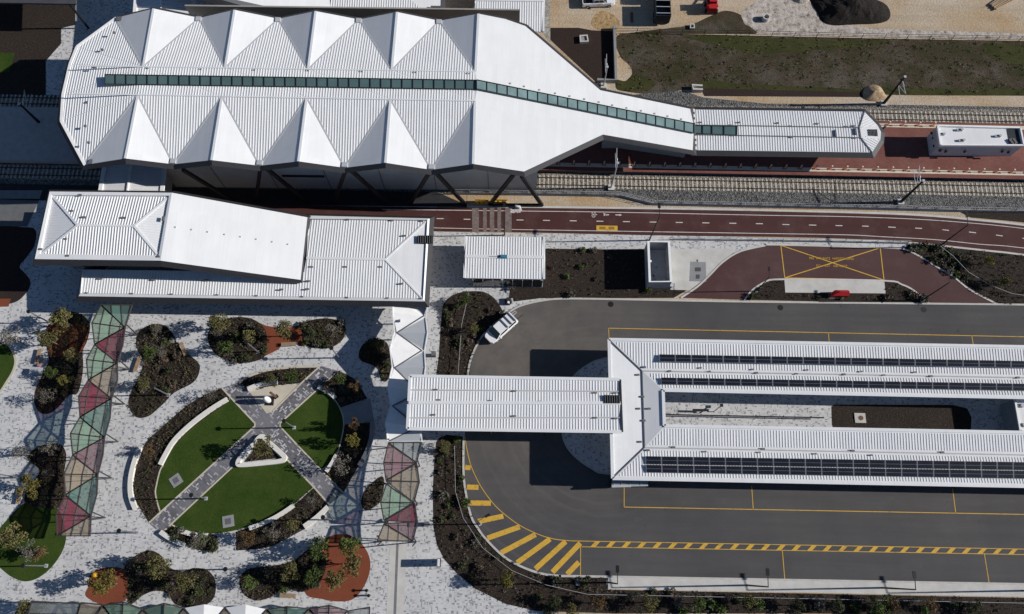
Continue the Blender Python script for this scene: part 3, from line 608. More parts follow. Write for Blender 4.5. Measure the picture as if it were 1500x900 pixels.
# --- station hall
ZR, ZP, ZV = 13.1, 12.7, 10.75
st = thing('station_building', 'large white station hall with a folded zigzag roof and long teal skylight beside the tracks', 'station', P(450, 200))
aN = [(209.6, 98.4), (329.7, 99.7), (451.3, 102.2), (573.9, 103.5), (696.6, 105.3)]; aS_ = [(202, 139.3), (325, 141.8), (449.2, 143.1), (571.9, 145.7), (695.8, 148.2)]
pN = [(224.9, 12.8), (343.7, 14.8), (462.5, 16.6), (581.6, 17.9), (700.9, 20.4)]; vN = [(168.7, 26.8), (292, 26.5), (408, 27.8), (526, 28.8), (643.4, 30.7)]
pS = [(183.5, 232.3), (310, 234.8), (437.2, 236.6), (564.7, 238.7), (693.3, 240.4)]; vS = [(122.7, 242), (254, 240.8), (380.5, 243), (505, 246), (632, 249)]
X = lambda pts, z: [P(*p, z) for p in pts]
AN, AS, PN, PS, VN, VS = X(aN, ZR), X(aS_, ZR), X(pN, ZP), X(pS, ZP), X(vN, ZV), X(vS, ZV)
wst = [P(111.2, 69, 11.3), P(101, 94.6, 12.0), P(90.7, 139.3, 12.0), P(88.2, 177.6, 11.5)]
plS = plane((695.8, 148.2, ZR), (1016, 196.3, 6.6), (693.3, 240.4, ZP)); plN = plane((696.6, 105.3, ZR), (1016, 182.7, 6.6), (700.9, 20.4, ZP))
tip = PP(767.5, 251.5, plS); eS = [PP(883.1, 197.3, plS), PP(1014.7, 220.3, plS)]; eN = [PP(1010.9, 159.7, plN), PP(879.3, 132.4, plN), PP(769.4, 38.3, plN), PP(740, 28.1, plN)]
rf = MB(); rb = MB()
def tri(a, b, e, ribbed=True):
    rf.up([a, b, e])
    if ribbed: rb.ribs(ccw([a, b, e]))
for k in range(5):
    rf.up([VN[k], PN[k], AN[k]]); rf.up([VS[k], PS[k], AS[k]])                              # steep west-facing folds
    if k < 4:
        rf.up([PN[k], VN[k + 1], AN[k]]); rf.up([PS[k], VS[k + 1], AS[k]])                  # east-facing folds
        tri(AN[k], VN[k + 1], AN[k + 1]); tri(AS[k], VS[k + 1], AS[k + 1])                  # ribbed valley triangles
        for t in ([AN[k], AN[k + 1], AS[k + 1]], [AN[k], AS[k + 1], AS[k]]): tri(*t)        # flat ridge strip
w0, w1, w2, w3 = wst
for t in ([VN[0], w0, AN[0]], [w0, w1, AN[0]], [w1, w2, AN[0]], [w2, AS[0], AN[0]], [w2, w3, AS[0]], [w3, VS[0], AS[0]]): tri(*t)
k1, k2 = PP(698.4, 118.8, plN), PP(698.4, 132.1, plS); k3, k4 = P(1016, 182.7, 6.6), P(1016, 196.3, 6.6)
for t in ([AN[4], PN[4], eN[3]], [AN[4], eN[3], eN[2]], [AN[4], eN[2], k1], [k1, eN[2], eN[1]], [k1, eN[1], k3], [k3, eN[1], eN[0]],
          [AS[4], PS[4], tip], [AS[4], tip, k2], [k2, tip, eS[0]], [k2, eS[0], k4], [k4, eS[0], eS[1]], [k1, k2, k4], [k1, k4, k3], [AN[4], k1, k2], [AN[4], k2, AS[4]]): rf.up(t)
NROOF = len(rf.f); merge(rf, rb).build('roof', ROOF, st)
outl = [VN[0], w0, w1, w2, w3, VS[0]]
for k in range(5):
    outl.append(PS[k])
    if k < 4: outl.append(VS[k + 1])
outl += [tip, eS[0], eS[1], eN[0], eN[1], eN[2], eN[3]]
for k in range(4, -1, -1):
    outl.append(PN[k])
    if k: outl.append(VN[k])
MB().skirt(outl, .6, .4, 0, False).build('fascia', FASC, st)
sf = MB(); dn = Vector((0, 0, .45))
for f_ in list(rf.f[:NROOF]): sf.poly([rf.v[i] - dn for i in f_])
sf.build('soffit', FASC, st)
U = Vector((.2, 0, 0))
bars('roof_trim', [(a + U, b + U) for a, b in ((VN[0], w0), (w0, w1), (w1, w2), (w2, w3), (w3, VS[0]))], .4, .14, WHITE, st, .06)
for k in range(5):
    bars('valley_gutter', [(VN[k], AN[k]), (VS[k], AS[k])], .2, .06, LGREY, st, .03); bars('ridge_cap', [(PN[k], AN[k]), (PS[k], AS[k])], .34, .02, ROOF, st, .02)
    if k < 4: bars('valley_gutter', [(AN[k], VN[k + 1]), (AS[k], VS[k + 1])], .2, .06, LGREY, st, .03)
bars('ridge_cap', [(row[0] + Vector((-9, 0, 0)), row[4]) for row in (AN, AS)], .16, .06, ROOF, st, .05)
TEAL_REFL = plain('teal_glass_reflection', (.17, .25, .25), .15, .3, .35, spec=.5)  # east skylight glass brightened, its reflection put into the colour
def skylight(a0, a1, b0, b1, n, gm=TEAL):                            # a = north edge, b = south edge
    gq = MB(); fq = MB(); up_ = Vector((0, 0, .12)); gq.slab([a0 + up_, a1 + up_, b1 + up_, b0 + up_], .25)
    up2 = Vector((0, 0, .17))
    for k in range(n + 1): t = k / n; fq.bar(a0.lerp(a1, t) + up2, b0.lerp(b1, t) + up2, .09, .08)
    for p, r in ((a0, a1), (b0, b1)): fq.bar(p + up2, r + up2, .1, .12)
    o = gq.build('skylight', gm, st); fq.build('glazing_frame', FRAME, o); return o
skylight(P(154.6, 110.4, 13.05), P(698.4, 118.8, 13.08), P(154.6, 124.4, 13.05), P(698.4, 132.1, 13.08), 35)
U2 = Vector((0, 0, .1)); skylight(k1 + U2, k3 + U2, k2 + U2, k4 + U2, 22, TEAL_REFL)
for k in range(1, 5):
    for p, s_ in ((VN[k], -1), (VS[k], 1)): MB().box(p.x, p.y + s_ * .35, p.z - .1, .75, .7, .45).build('rainwater_box', LGREY, st)
for p, s_ in ((VN[0] + Vector((.8, 0, 0)), -1), (VS[0] + Vector((1.2, 0, 0)), 1)): MB().box(p.x, p.y + s_ * .35, p.z - .05, .75, .7, .45).build('rainwater_box', ANCH, st)
anchors(st, c(1, 1, (540, 390), (842, 395), (1148, 400), (1455, 405)) + c(1, 2, (313, 408), (620, 413), (928, 418), (1232, 424)), 13.05, (.55, .22, .1))
anchors(st, c(1, 1, (588, 288), (655, 190)), 12.2, (.3, .3, .2)); anchors(st, c(1, 1, (500, 590), (490, 725), (510, 820)), 12.2, (.3, .3, .2))
anchors(st, c(1, 3, (30, 480), (110, 497), (197, 517), (288, 537), (370, 553), (455, 570), (538, 587), (615, 605), (697, 621), (780, 637), (857, 653), (932, 668), (1010, 685)), plN, (.22, .22, .12), LGREY)
# south wall, glazed north wall, raking struts
wy = lambda x: 274 + (x - 260) * (6 / 525)
MB().prism([P(258, wy(258)), P(785.5, 280), P(785.5, 277), P(258, wy(258) - 3)], 0, 8.9).build('south_wall', plain('pale_grey_cladding', (.5, .475, .44), .7, .08, .5), st)
q = MB()
for xx in (330, 408, 486, 564, 640, 716): a = P(xx, wy(xx) + .3); q.bar(a, a + Vector((0, 0, 8.8)), .05, .05)
a, b = P(424, 276.6), P(484, 277.4); q.bar(a + Vector((0, -.03, 4.2)), b + Vector((0, -.03, 4.2)), .08, .5); q.build('wall_joints', FRAME, st)
for a, b in (((268, 249), (342, 294.5)), ((381.5, 244), (375, 294)), ((391.7, 248), (452, 297)), ((505.5, 252), (489, 297.5)), ((515.7, 251), (569, 299)), ((628, 254.5), (601, 298.5)), ((638, 253), (681.5, 299.5)), ((752, 256.5), (717.5, 299.5)), ((764, 258.5), (794, 300.8))):
    MB().bar(P(*b, 0), P(*a, 10.2), .42, .5).build('raking_strut', STRUT, st)
MB().bar(P(717, 300.3, .3), P(795, 301, .3), .35, .5).build('strut_base_beam', STRUT, st)
MB().prism([P(300, 60), P(760, 66), P(760, 64), P(300, 58)], 0, 8.5).build('north_wall', GREYW, st)
MB().prism([P(880, 222), P(905, 222), P(1000, 236), P(1000, 230), P(880, 216)], 1, 4.2).build('platform_room', GREYW, st)

# --- platform canopy
pc = thing('platform_canopy', 'long low ribbed white canopy over the island platform with a faceted east end', 'canopy', P(1150, 215))
ZC = 5.6; zc = lambda *p: zz(1000, 140, 4.6875, *p)
kA, kB, kC, kD = [P(*p, ZC) for p in zc((82, 97), (1248, 112), (1300, 392), (97, 376))]
r1a, r1b, r2a, r2b = [P(*p, ZC + .25) for p in zc((85, 205), (1212, 222), (93, 272), (1222, 292))]
hN, hM, hS = [P(*p, ZC) for p in zc((1338, 205), (1362, 250), (1358, 302))]
rf = MB(); rb = MB()
for p in ([kA, kB, r1b, r1a], [r1a, r1b, r2b, r2a], [r2a, r2b, kC, kD]): rf.up(p); rb.ribs(ccw(p))
for p in ([kB, hN, r1b], [hN, hM, r1b], [r1b, hM, r2b], [hM, hS, r2b], [hS, kC, r2b]): rf.up(p); rb.ribs(ccw(p), dirn=(1, .55 if p[0] in (kB,) else -.55 if p[0] is hS else .1))
merge(rf, rb).build('roof', ROOF, pc); MB().skirt([kA, kB, hN, hM, hS, kC, kD], .7, .4).build('fascia', FASC, pc)
bars('gutter', ((r1a, r1b), (r2a, r2b), (r1b, kB), (r2b, kC), (r1b, r2b)), .12, .12, ANCH, pc, .06)
gq = MB(); fq = MB(); s1, s2, s3, s4 = [P(*p, ZC + .33) for p in zc((78, 207), (372, 212), (372, 275), (78, 262))]
gq.slab([s1, s2, s3, s4], .2); o = gq.build('skylight', TEAL, pc)
for t in (0, .2, .42, .7, 1): fq.bar(s1.lerp(s2, t) + Vector((0, 0, .04)), s4.lerp(s3, t) + Vector((0, 0, .04)), .12, .1)
fq.bar(s1, s2, .14, .14); fq.bar(s4, s3, .14, .14); fq.build('glazing_frame', FRAME, o)
anchors(pc, zc((120, 186), (385, 186), (650, 190), (920, 195), (1120, 215), (1170, 210), (735, 212), (745, 288), (325, 206), (340, 276), (1180, 293)), ZC + .3, (.5, .2, .1))
for p in zc((1048, 262), (1185, 250)): w_ = P(*p, ZC + .3); MB().box(w_.x, w_.y, w_.z, .22, 1.1, .2).build('ridge_vent', ANCH, pc)
grate(pc, zc((1270, 235), (1335, 235), (1340, 280), (1275, 278)), ZC + .12)
q = MB(); q.slab([P(*p, ZC + .5) for p in zc((58, 93), (82, 95), (97, 378), (75, 374))], .35, 0)
for k in range(8):
    if k in (3, 4): continue
    p = P(*zc((70 + k * 2.4, 105 + k * 37))[0], ZC + .5); q.box(p.x, p.y, p.z, .5, .5, .12, 0, 1)
q.build('expansion_joint', [ANCH, WHITE], pc)
for xx in (1040, 1090, 1140, 1190, 1240, 1280): p = P(xx, 205, 1); MB().tube((p.x, p.y, 1), (p.x, p.y, ZC - .4), .15).build('column', ANCH, pc)

# --- link bridges
def link(pts, label, z=6.2):
    a, b, c_, d = [P(*p, z) for p in pts]; r = thing('link_bridge', label, 'covered bridge', (*((a + c_) / 2).xy, 0), 'covered link bridges')
    rf = MB(); rb = MB(); m0, m1 = a.lerp(b, .45), d.lerp(c_, .45); m0.z += .25; m1.z += .25
    for p in ([a, m0, m1, d], [m0, b, c_, m1]): rf.up(p); rb.ribs(ccw(p), .55, .1, .05, .04, (1, 0))
    merge(rf, rb).build('roof', ROOF, r)
    bars('edge_trim', ((a, d), (b, c_)), .55, .22, WHITE, r, .1); bars('ridge_cap', ((m0, m1),), .2, .2, WHITE, r, .1)
    MB().prism([Vector((p.x, p.y, 0)).lerp(Vector(((a + c_).x / 2, (a + c_).y / 2, 0)), .06) for p in (a, b, c_, d)], 2.6, z - .3).build('bridge_body', GREYW, r)
    for p in (a, b, c_, d): k = p.lerp((a + c_) / 2, .12); MB().bar((k.x, k.y, 0), (k.x, k.y, 2.7), .4).build('leg', STRUT, r)
link([(155.5, 232), (243, 232), (237.5, 284), (147, 284)], 'short white roofed bridge linking the station hall to the entrance building by the plaza')
link([(200, -8), (284, -8), (288, 78), (194, 78)], 'short white roofed bridge at the top edge of the photo north of the station hall')

# --- south entrance building
eb = thing('entrance_building', 'white station entrance building with hipped upper roof and long sloping panel facing the plaza', 'building', P(330, 380))
ZU, ZL = 10.4, 5.2
u1, u2, u3, u4 = [P(*p, ZU) for p in ((72.8, 280.8), (251.7, 282.6), (235, 382), (51, 379.7))]
l2, l3 = P(450.3, 318.6, ZL + .5), P(440.3, 410.2, ZL + .5)
rf = MB(); rb = MB()
gi = [P(*p, ZU - .35) for p in c(2, 1, (302, 264), (974, 267), (914, 610), (234, 600))]; ra, rb_ = [P(*p, ZU + .25) for p in c(2, 1, (446, 432), (770, 436))]
for p, rd in (([gi[0], gi[1], rb_, ra], (0, 1)), ([gi[1], gi[2], rb_], (1, 0)), ([gi[2], gi[3], ra, rb_], (0, 1)), ([gi[3], gi[0], ra], (1, 0))):
    rf.up(p); rb.ribs(ccw(p), dirn=rd, h=.075 if rd[1] else .03)
for a, b, c_, d in ((u1, u2, gi[1], gi[0]), (u2, u3, gi[2], gi[1]), (u3, u4, gi[3], gi[2]), (u4, u1, gi[0], gi[3])): rf.poly([a, b, c_ + Vector((0, 0, .3)), d + Vector((0, 0, .3))]); rf.poly([c_ + Vector((0, 0, .3)), d + Vector((0, 0, .3)), d, c_])
merge(rf, rb).build('upper_roof', ROOF, eb)
bars('hip_cap', [(a, ra if (a - ra).length < (a - rb_).length else rb_) for a in gi], .3, .1, ROOF, eb, .06); bars('ridge_cap', [(ra, rb_)], .28, .09, ROOF, eb, .04)
MB().up([u2, l2, l3, u3]).build('sloping_roof', ROOF, eb)
MB().skirt([u1, u4, u3, l3, l2, u2], .6, .7).build('upper_fascia', FASC, eb)
m1, m2, m3, m4 = P(629.4, 320.2, ZL), P(621.9, 441.8, ZL), P(115, 434.1, ZL), P(122, 396, ZL)
jn = P(450.3, 316, ZL); js = P(441, 396, ZL)
rf = MB(); rb = MB()
e1, e2, e3, e4 = [P(*p, ZL + .02) for p in ((626.3, 323.2), (619.8, 438.6), (119, 430.4), (452, 321.5))]
rr, rl_ = P(564.2, 380.5, ZL + .45), P(449, 378.3, ZL + .45); e5 = P(441, 400, ZL + .35)
jl = P(122, 395, ZL + .3); j5 = P(445, 399, ZL + .3)
for p, rd in (([e4, e1, rr, rl_], 1), ([rl_, rr, e2, P(438, 435.6, ZL + .02)], 1), ([jl, j5, P(438, 435.6, ZL + .02), e3], 1), ([e1, e2, rr], 0)):
    rf.up(p)
    if rd: rb.ribs(ccw(p))
for a, b, c_, d in ((m1, m2, e2, e1), (m2, m3, e3, e2), (jn, m1, e1, e4), (m3, m4, jl, e3)): rf.poly([a, b, c_ + Vector((0, 0, .2)), d + Vector((0, 0, .2))]); rf.poly([c_ + Vector((0, 0, .2)), d + Vector((0, 0, .2)), d, c_])
merge(rf, rb).build('lower_roof', ROOF, eb)
bars('ridge_cap', [(rl_, rr)], .35, .1, ROOF, eb, .05); bars('hip_cap', [(rr, e1), (rr, e2)], .2, .08, ROOF, eb, .05); bars('box_gutter', ((e4, e1), (e1, e2), (e2, e3)), .13, .08, ANCH, eb, .03)
MB().skirt([jn, m4, m3, m2, m1], .6, .7).build('lower_fascia', FASC, eb)
MB().prism([Vector((p.x, p.y, 0)) for p in [P(*k, ZL) for k in ((150, 386), (150, 425), (610, 432), (614, 330), (452, 326), (255, 290), (92, 288), (76, 372), (150, 374))]], 0, ZL - .8).build('walls', GREYW, eb)
MB().prism([Vector((p.x, p.y, 0)) for p in [P(*k, ZU) for k in ((86, 292), (250, 294), (236, 356), (70, 354))]], 0, ZU - .85).build('upper_walls', plain('clerestory_wall', (.06, .06, .068), .6), eb)
MB().slab([u2 + Vector((0, -1, -.9)), l2 + Vector((-1, -1, -.9)), l3 + Vector((-1, .8, -.9)), u3 + Vector((0, .8, -.9))], .3).build('sloping_soffit', FASC, eb)
anchors(eb, c(2, 1, (480, 388), (710, 391)), ZU + .1, (.7, .25, .22)); anchors(eb, c(2, 1, (937, 395)), ZU + .1, (.3, .6, .22))
anchors(eb, c(2, 1, (462, 260), (390, 608), (412, 352), (378, 512), (910, 613), (235, 570)), ZU - .1, (.4, .25, .2))
anchors(eb, c(2, 1, (575, 738), (880, 745), (1185, 748)) + c(2, 2, (165, 800), (312, 798), (318, 752), (335, 671), (530, 671), (732, 671), (868, 492), (852, 767)), ZL + .35, (.6, .22, .12))
anchors(eb, c(2, 1, (495, 821), (755, 825), (982, 828), (1243, 832), (1468, 837)) + c(2, 2, (282, 842), (540, 847), (770, 850), (960, 853), (545, 400), (797, 405), (970, 408)), ZL + .12, (.4, .2, .15))
plE = plane((251.7, 282.6, ZU), (450.3, 318.6, ZL + .5), (235, 382, ZU))
anchors(eb, c(2, 1, (1005, 443), (1098, 457), (1190, 470), (1287, 485), (1378, 498), (1468, 512)) + c(2, 2, (20, 512), (112, 527), (202, 541)), plE, (.2, .2, .1), LGREY)
grate(eb, c(2, 2, (945, 490), (1035, 490), (1035, 535), (945, 535)), ZL + .35)

# --- north entrance building (mostly beyond the frame)
nb = thing('entrance_building', 'white roofed entrance building cut by the top edge of the photo behind the station hall', 'building', P(480, -20))
v1, v2, v3, v4, v5 = P(250, -90, 10.2), P(255, -20, 10.2), P(416, 26, 5.7), P(484, 30, 5.5), P(484, -90, 5.5)
MB().up([v1, v2, v3, v4, v5]).build('sloping_roof', ROOF, nb)
x1, x2, x3, x4 = P(484.5, -90, 5.2), P(484.5, 34, 5.2), P(645, 34, 5.2), P(646, -90, 5.2)
rk = P(600, -2, 5.6); rk2 = P(484.5, -2, 5.6)
rf = MB(); rb = MB()
for p, rd in (([x2, x3, rk, rk2], 1), ([rk2, rk, x4, x1], 1), ([x3, x4, rk], 0)):
    rf.up(p)
    if rd: rb.ribs(ccw(p))
merge(rf, rb).build('lower_roof', ROOF, nb); MB().skirt([v1, v2, v3, x2 - Vector((0, 0, .01)), x3, x4], .7, .5).build('fascia', FASC, nb)
grate(nb, [(631, 9), (646, 9.2), (645, 18.5), (630, 18)], 5.6)
MB().prism([Vector((p.x, p.y, 0)) for p in (P(300, -85, 5), P(320, -20, 5), P(420, 15, 5), P(630, 20, 5), P(630, -85, 5))], 0, 4.6).build('walls', GREYW, nb)

# --- bicycle shelters
def shelter(pts, z, label, frm=None):
    a, b, c_, d = [P(*p, z) for p in pts]; r = thing('bicycle_shelter', label, 'shelter', (*((a + c_) / 2).xy, 0), 'bicycle shelters')
    rf = MB(); rb = MB(); m0, m1 = a.lerp(d, .5), b.lerp(c_, .5); m0.z += .25; m1.z += .25
    for p in ([a, b, m1, m0], [m0, m1, c_, d]): rf.slab(p, .12); rb.ribs(ccw(p))
    merge(rf, rb).build('roof', ROOF, r)
    bars('ridge_cap', [(m0, m1)], .45, .1, ROOF, r, .06); bars('barge_board', ((a, d), (b, c_)), .3, .16, ROOF, r, .05)
    return r, a, b, c_, d
r, a, b, c_, d = shelter([(682.2, 346.5), (797, 347.8), (797, 409.4), (680.2, 407.6)], 3.3, 'small freestanding ribbed white shelter with dark glazed sides beside the crossing on the red path')
g1, g2 = P(694, 420.5, 0), P(793.5, 421, 0); q = MB(); fr = MB()
q.bar(g1 + Vector((0, 0, 1.5)), g2 + Vector((0, 0, 1.5)), .04, 2.7)
for k in range(8): t = k / 7; p = g1.lerp(g2, t); fr.bar(p, p + Vector((0, 0, 3)), .1)
fr.bar(g1 + Vector((0, 0, .1)), g2 + Vector((0, 0, .1)), .12, .12); q.build('glazed_screen', GLASSD, r); fr.build('screen_frame', LGREY, r)
g3, g4 = P(694, 362, 0), P(793, 362, 0)
for p, s_ in ((g1, g3), (g2, g4)): MB().bar(p + Vector((0, 0, 1.5)), s_ + Vector((0, 0, 1.5)), .06, 2.8).build('end_wall', GREYW, r)
u_ = P(737, 376.5, 3.6); q = MB(); q.box(u_.x, u_.y, 3.5, 1.15, .5, .3); q.box(u_.x - .1, u_.y, 3.8, .5, .3, .12); o = q.build('roof_beacon', BLUE, r); MB().bar((u_.x - .5, u_.y, 3.66), (u_.x - 2, u_.y, 3.66), .07, .07).build('conduit', ANCH, r)
shelter([(696, -40), (797, -40), (796, 47), (696, 44)], 3.3, 'ribbed white shelter roof cut by the top edge of the photo beside the gravel strip')

# --- bus station canopy with solar panels
bc = thing('bus_canopy', 'U shaped ribbed white bus station canopy carrying rows of dark solar panels', 'canopy', P(1150, 600))
ZB = 5.3; zb = lambda p, dz=0: P(*p, ZB + dz)
O1, O2 = (892, 497.5), (897.3, 701.2); Va, Vb = (940.6, 543.5), (944.4, 655.9); Ia, Ib = (971.3, 572.1), (973, 624)
oA, vA, iA, iB, vB, oB = (1780, 513.1), (1780, 558.2), (1780, 588.7), (1780, 638.8), (1780, 671.9), (1780, 718.1)
dv = -.4
rf = MB(); rb = MB()
for p in ([zb(O1), zb(oA), zb(vA, dv), zb(Va, dv)], [zb(Va, dv), zb(vA, dv), zb(iA), zb(Ia)], [zb(Ib), zb(iB), zb(vB, dv), zb(Vb, dv)], [zb(Vb, dv), zb(vB, dv), zb(oB), zb(O2)]): rf.slab(p, .15); rb.ribs(ccw(p), inset=.35)
rf.slab([zb(O1), zb(Va, dv), zb(Vb, dv), zb(O2)], .15); rf.slab([zb(Va, dv), zb(Ia), zb(Ib), zb(Vb, dv)], .15)
for a, b in ((O1, oA), (Ia, iA), (Ib, iB), (O2, oB), (Ia, Ib), (O1, O2)): rf.bar(zb(a, .02), zb(b, .02), .4, .2)
merge(rf, rb).build('roof', ROOF, bc)
bars('fascia', [(zb(a, -.3), zb(b, -.3)) for a, b in ((O1, oA), (Ia, iA), (Ib, iB), (O2, oB), (Ia, Ib), (O1, O2))], .12, .35, LGREY, bc)
bars('hip_joint', [(zb(a, d0 + .1), zb(b, dv + .1)) for a, b, d0 in ((Va, Vb, dv), (O1, Va, 0), (O2, Vb, 0))], .12, .1, ANCH, bc)
bars('valley_gutter', [(zb(a, dv + .1), zb(b, dv + .1)) for a, b in ((Va, vA), (Vb, vB))], .14, .12, LGREY, bc)
anchors(bc, c(3, 3, (797, 384), (760, 428), (942, 407), (1440, 417), (773, 812), (818, 860), (965, 843), (765, 622), (825, 622), (788, 553), (795, 690)) + c(3, 4, (485, 418), (975, 428), (1465, 436), (30, 838), (535, 848), (1040, 857)), ZB - .25, (.45, .25, .1))
anchors(bc, c(3, 3, (1120, 388), (1420, 397), (1172, 408), (1147, 868), (1458, 872)) + c(3, 4, (278, 393), (583, 402), (885, 406), (220, 415), (712, 422), (325, 865), (640, 873)), ZB - .2, (.3, .2, .08))
def panel_row(x0, yt0, yb0, yt1, yb1, z):
    x = x0; k = 0
    while x < 1555:
        xa, xb = x, x + 22.9; f = lambda xx, y0, y1: y0 + (y1 - y0) * (xx - x0) / (1500 - x0)
        p = [P(xa, f(xa, yt0, yt1), z), P(xb, f(xb, yt0, yt1), z), P(xb + .3, f(xb, yb0, yb1), z), P(xa + .3, f(xa, yb0, yb1), z)]
        q = MB(); q.slab(p, .05, 1); cc_ = (p[0] + p[1] + p[2] + p[3]) / 4
        ins = [v + (cc_ - v).normalized() * .05 + Vector((0, 0, .006)) for v in p]; q.up(ins, 0)
        q.bar(ins[0].lerp(ins[3], .5) + Vector((0, 0, .002)), ins[1].lerp(ins[2], .5) + Vector((0, 0, .002)), .02, .006, 1)
        q.build('solar_panel', [SOLAR, SOLF], bc); x += 23.42; k += 1
panel_row(966, 519.2, 529.9, 529, 538.8, ZB + .2); panel_row(968.2, 553.2, 563.2, 562.3, 572.5, ZB + .12); panel_row(945.7, 668.4, 680.2, 677.2, 689, ZB + .0); panel_row(946.3, 681, 692.4, 689.8, 701.4, ZB + .14)
for xx in range(930, 1500, 95):
    for yy in (532, 552, 668, 690):
        p = P(xx, yy + .018 * (xx - 900)); MB().tube((p.x, p.y, .1), (p.x, p.y, ZB - .5), .12).build('column', ANCH, bc)
# --- link canopy
lc = thing('link_canopy', 'narrow ribbed white canopy reaching from the plaza walkway to the bus station', 'canopy', P(750, 600))
ZK = 6.0; y1, y2, y3, y4 = [P(*p, ZK) for p in ((600.8, 551.2), (907.6, 556.3), (910.6, 632.9), (597, 628.5))]
n0, n1 = y1.lerp(y4, .51), y2.lerp(y3, .46); n0.z += .12; n1.z += .12; h0, h1, h2, h3 = [v for v in (y1.lerp(n0, .52), y2.lerp(n1, .5), y4.lerp(n0, .42), y3.lerp(n1, .5))]
for v in (h0, h1, h2, h3): v.z -= .12
rf = MB(); rb = MB()
for p in ([y1, y2, h1, h0], [h0, h1, n1, n0], [n0, n1, h3, h2], [h2, h3, y3, y4]): rf.slab(p, .15); rb.ribs(ccw(p), inset=.12)
for a, b in ((y1, y2), (y4, y3), (n0, n1), (y1, y4)): rf.bar(a + Vector((0, 0, .05)), b + Vector((0, 0, .05)), .4, .16)
merge(rf, rb).build('roof', ROOF, lc)
bars('gutter', ((h0, h1), (h2, h3)), .11, .08, LGREY, lc, .09)
MB().bar(y2 + Vector((0.1, 0, -.1)), y3 + Vector((.1, 0, -.1)), .2, .5).build('end_fascia', FASC, lc)
anchors(lc, c(3, 2, (1050, 513), (1065, 572), (1038, 657), (1360, 577)) + c(3, 3, (515, 531), (628, 532), (197, 582), (478, 588), (516, 674), (632, 678), (52, 664), (52, 521)), ZK + .08, (.5, .2, .1))
grate(lc, c(3, 3, (565, 543), (660, 545), (660, 592), (568, 592)), ZK + .25)
for xx in (640, 720, 800, 870):
    for yy in (572, 628): p = P(xx, yy + 8); MB().tube((p.x, p.y, 0), (p.x, p.y, ZK - .2), .12).build('column', ANCH, lc)
# --- glazed bus shelter under the canopy corner
gs = thing('glass_shelter', 'blue glazed waiting room poking out under the south west corner of the bus canopy', 'shelter', P(925, 712))
t0, t1, t2, t3 = [P(*p, 2.6) for p in zz(880, 690, 12.5, (205, 100), (870, 100), (865, 270), (200, 285))]
MB().prism([Vector((p.x, p.y, 0)) for p in (t0, t1, t2, t3)], .1, 2.5).build('walls', GLASSD, gs)
MB().slab([t0, t1, t2, t3], .1).build('roof', plain('blue_grey_metal', (.22, .28, .34), .4), gs)
q = MB(); q.bar(t3 + Vector((0, 0, .08)), t3.lerp(t2, .53) + Vector((0, 0, .08)), .3, .14); q.bar(t3.lerp(t2, .53) + Vector((0, 0, .05)), t2 + Vector((0, 0, .05)), .12, .08)
for t in (.06, .27, .5, .8): q.bar(t0.lerp(t1, t) + Vector((0, 0, .04)), t3.lerp(t2, t) + Vector((0, 0, .04)), .08, .06)
q.build('roof_trim', LGREY, gs)
# --- kiosk at the right edge
kk = thing('kiosk', 'small flat roofed white kiosk in the court between the two bus canopy wings', 'building', P(1490, 612))
t0, t1, t2, t3 = [P(*p, 3.5) for p in ((1486, 585.5), (1600, 587.5), (1608, 634), (1494, 631.5))]
MB().prism([Vector((p.x, p.y, 0)) for p in (t0, t1, t2, t3)], .14, 3.4).build('walls', plain('blue_grey_wall', (.2, .24, .27), .7), kk); MB().slab([t0, t1, t2, t3], .12).build('roof', ROOF, kk)
q = MB()
for a, b in ((t0, t1), (t1, t2), (t2, t3), (t3, t0)): q.bar(a + Vector((0, 0, .08)), b + Vector((0, 0, .08)), .25, .2)
q.build('parapet', WHITE, kk)
for p in ((1497, 594.5), (1500, 623)): v = P(*p, 3.55); MB().tube((v.x, v.y, 3.5), (v.x, v.y, 3.85), .28, .28, 12).build('roof_vent', LGREY, kk)

# --- walled plant room on the platform
pr = thing('plant_room', 'white boxy plant building with four roof vents on the red platform', 'building', P(1420, 232, 1))
t0, t1, t2, t3 = [P(*p, 4.3) for p in zz(1340, 170, 9.375, (310, 135), (1448, 165), (1495, 405), (350, 400))]
MB().prism([Vector((p.x, p.y, 0)) for p in (t0, t1, t2, t3)], 1.0, 4.05).build('walls', plain('pale_block_wall', (.46, .46, .48), .8, .06), pr)
MB().slab([t0 + Vector((0, 0, -.2)), t0.lerp(t1, .83) + Vector((0, 0, -.2)), t3.lerp(t2, .83) + Vector((0, 0, -.2)), t3 + Vector((0, 0, -.2))], .04).build('roof', ROOF, pr)
q = MB()
for a, b in ((t0, t1), (t1, t2), (t2, t3), (t3, t0)): q.bar(a + Vector((0, 0, -.1)), b + Vector((0, 0, -.1)), .22, .45)
q.build('parapet', WHITE, pr)
q = MB(); i0, i1, i2, i3 = t0.lerp(t1, .84), t0.lerp(t1, .985), t3.lerp(t2, .985), t3.lerp(t2, .84)
ctr = (i0 + i1 + i2 + i3) / 4; q.slab([v.lerp(ctr, .06) + Vector((0, 0, -.215)) for v in (i0, i1, i2, i3)], .03); q.build('sunken_deck', FRAME, pr)
q = MB()
for t in (.25, .5): q.box(*(i3.lerp(i2, t).lerp(i0, .22)).xy, 3.9, .5, .9, .5, .5)
q.build('condensers', ANCH, pr)
for p in ((365, 255), (610, 195), (635, 340), (1135, 280)): v = P(*zz(1340, 170, 9.375, p)[0], 4.2); q = MB(); q.box(v.x, v.y, 4.1, .8, .35, .28); q.tube((v.x + .3, v.y, 4.3), (v.x + .3, v.y, 4.55), .2, .2, 10); q.build('roof_vent', LGREY, pr)
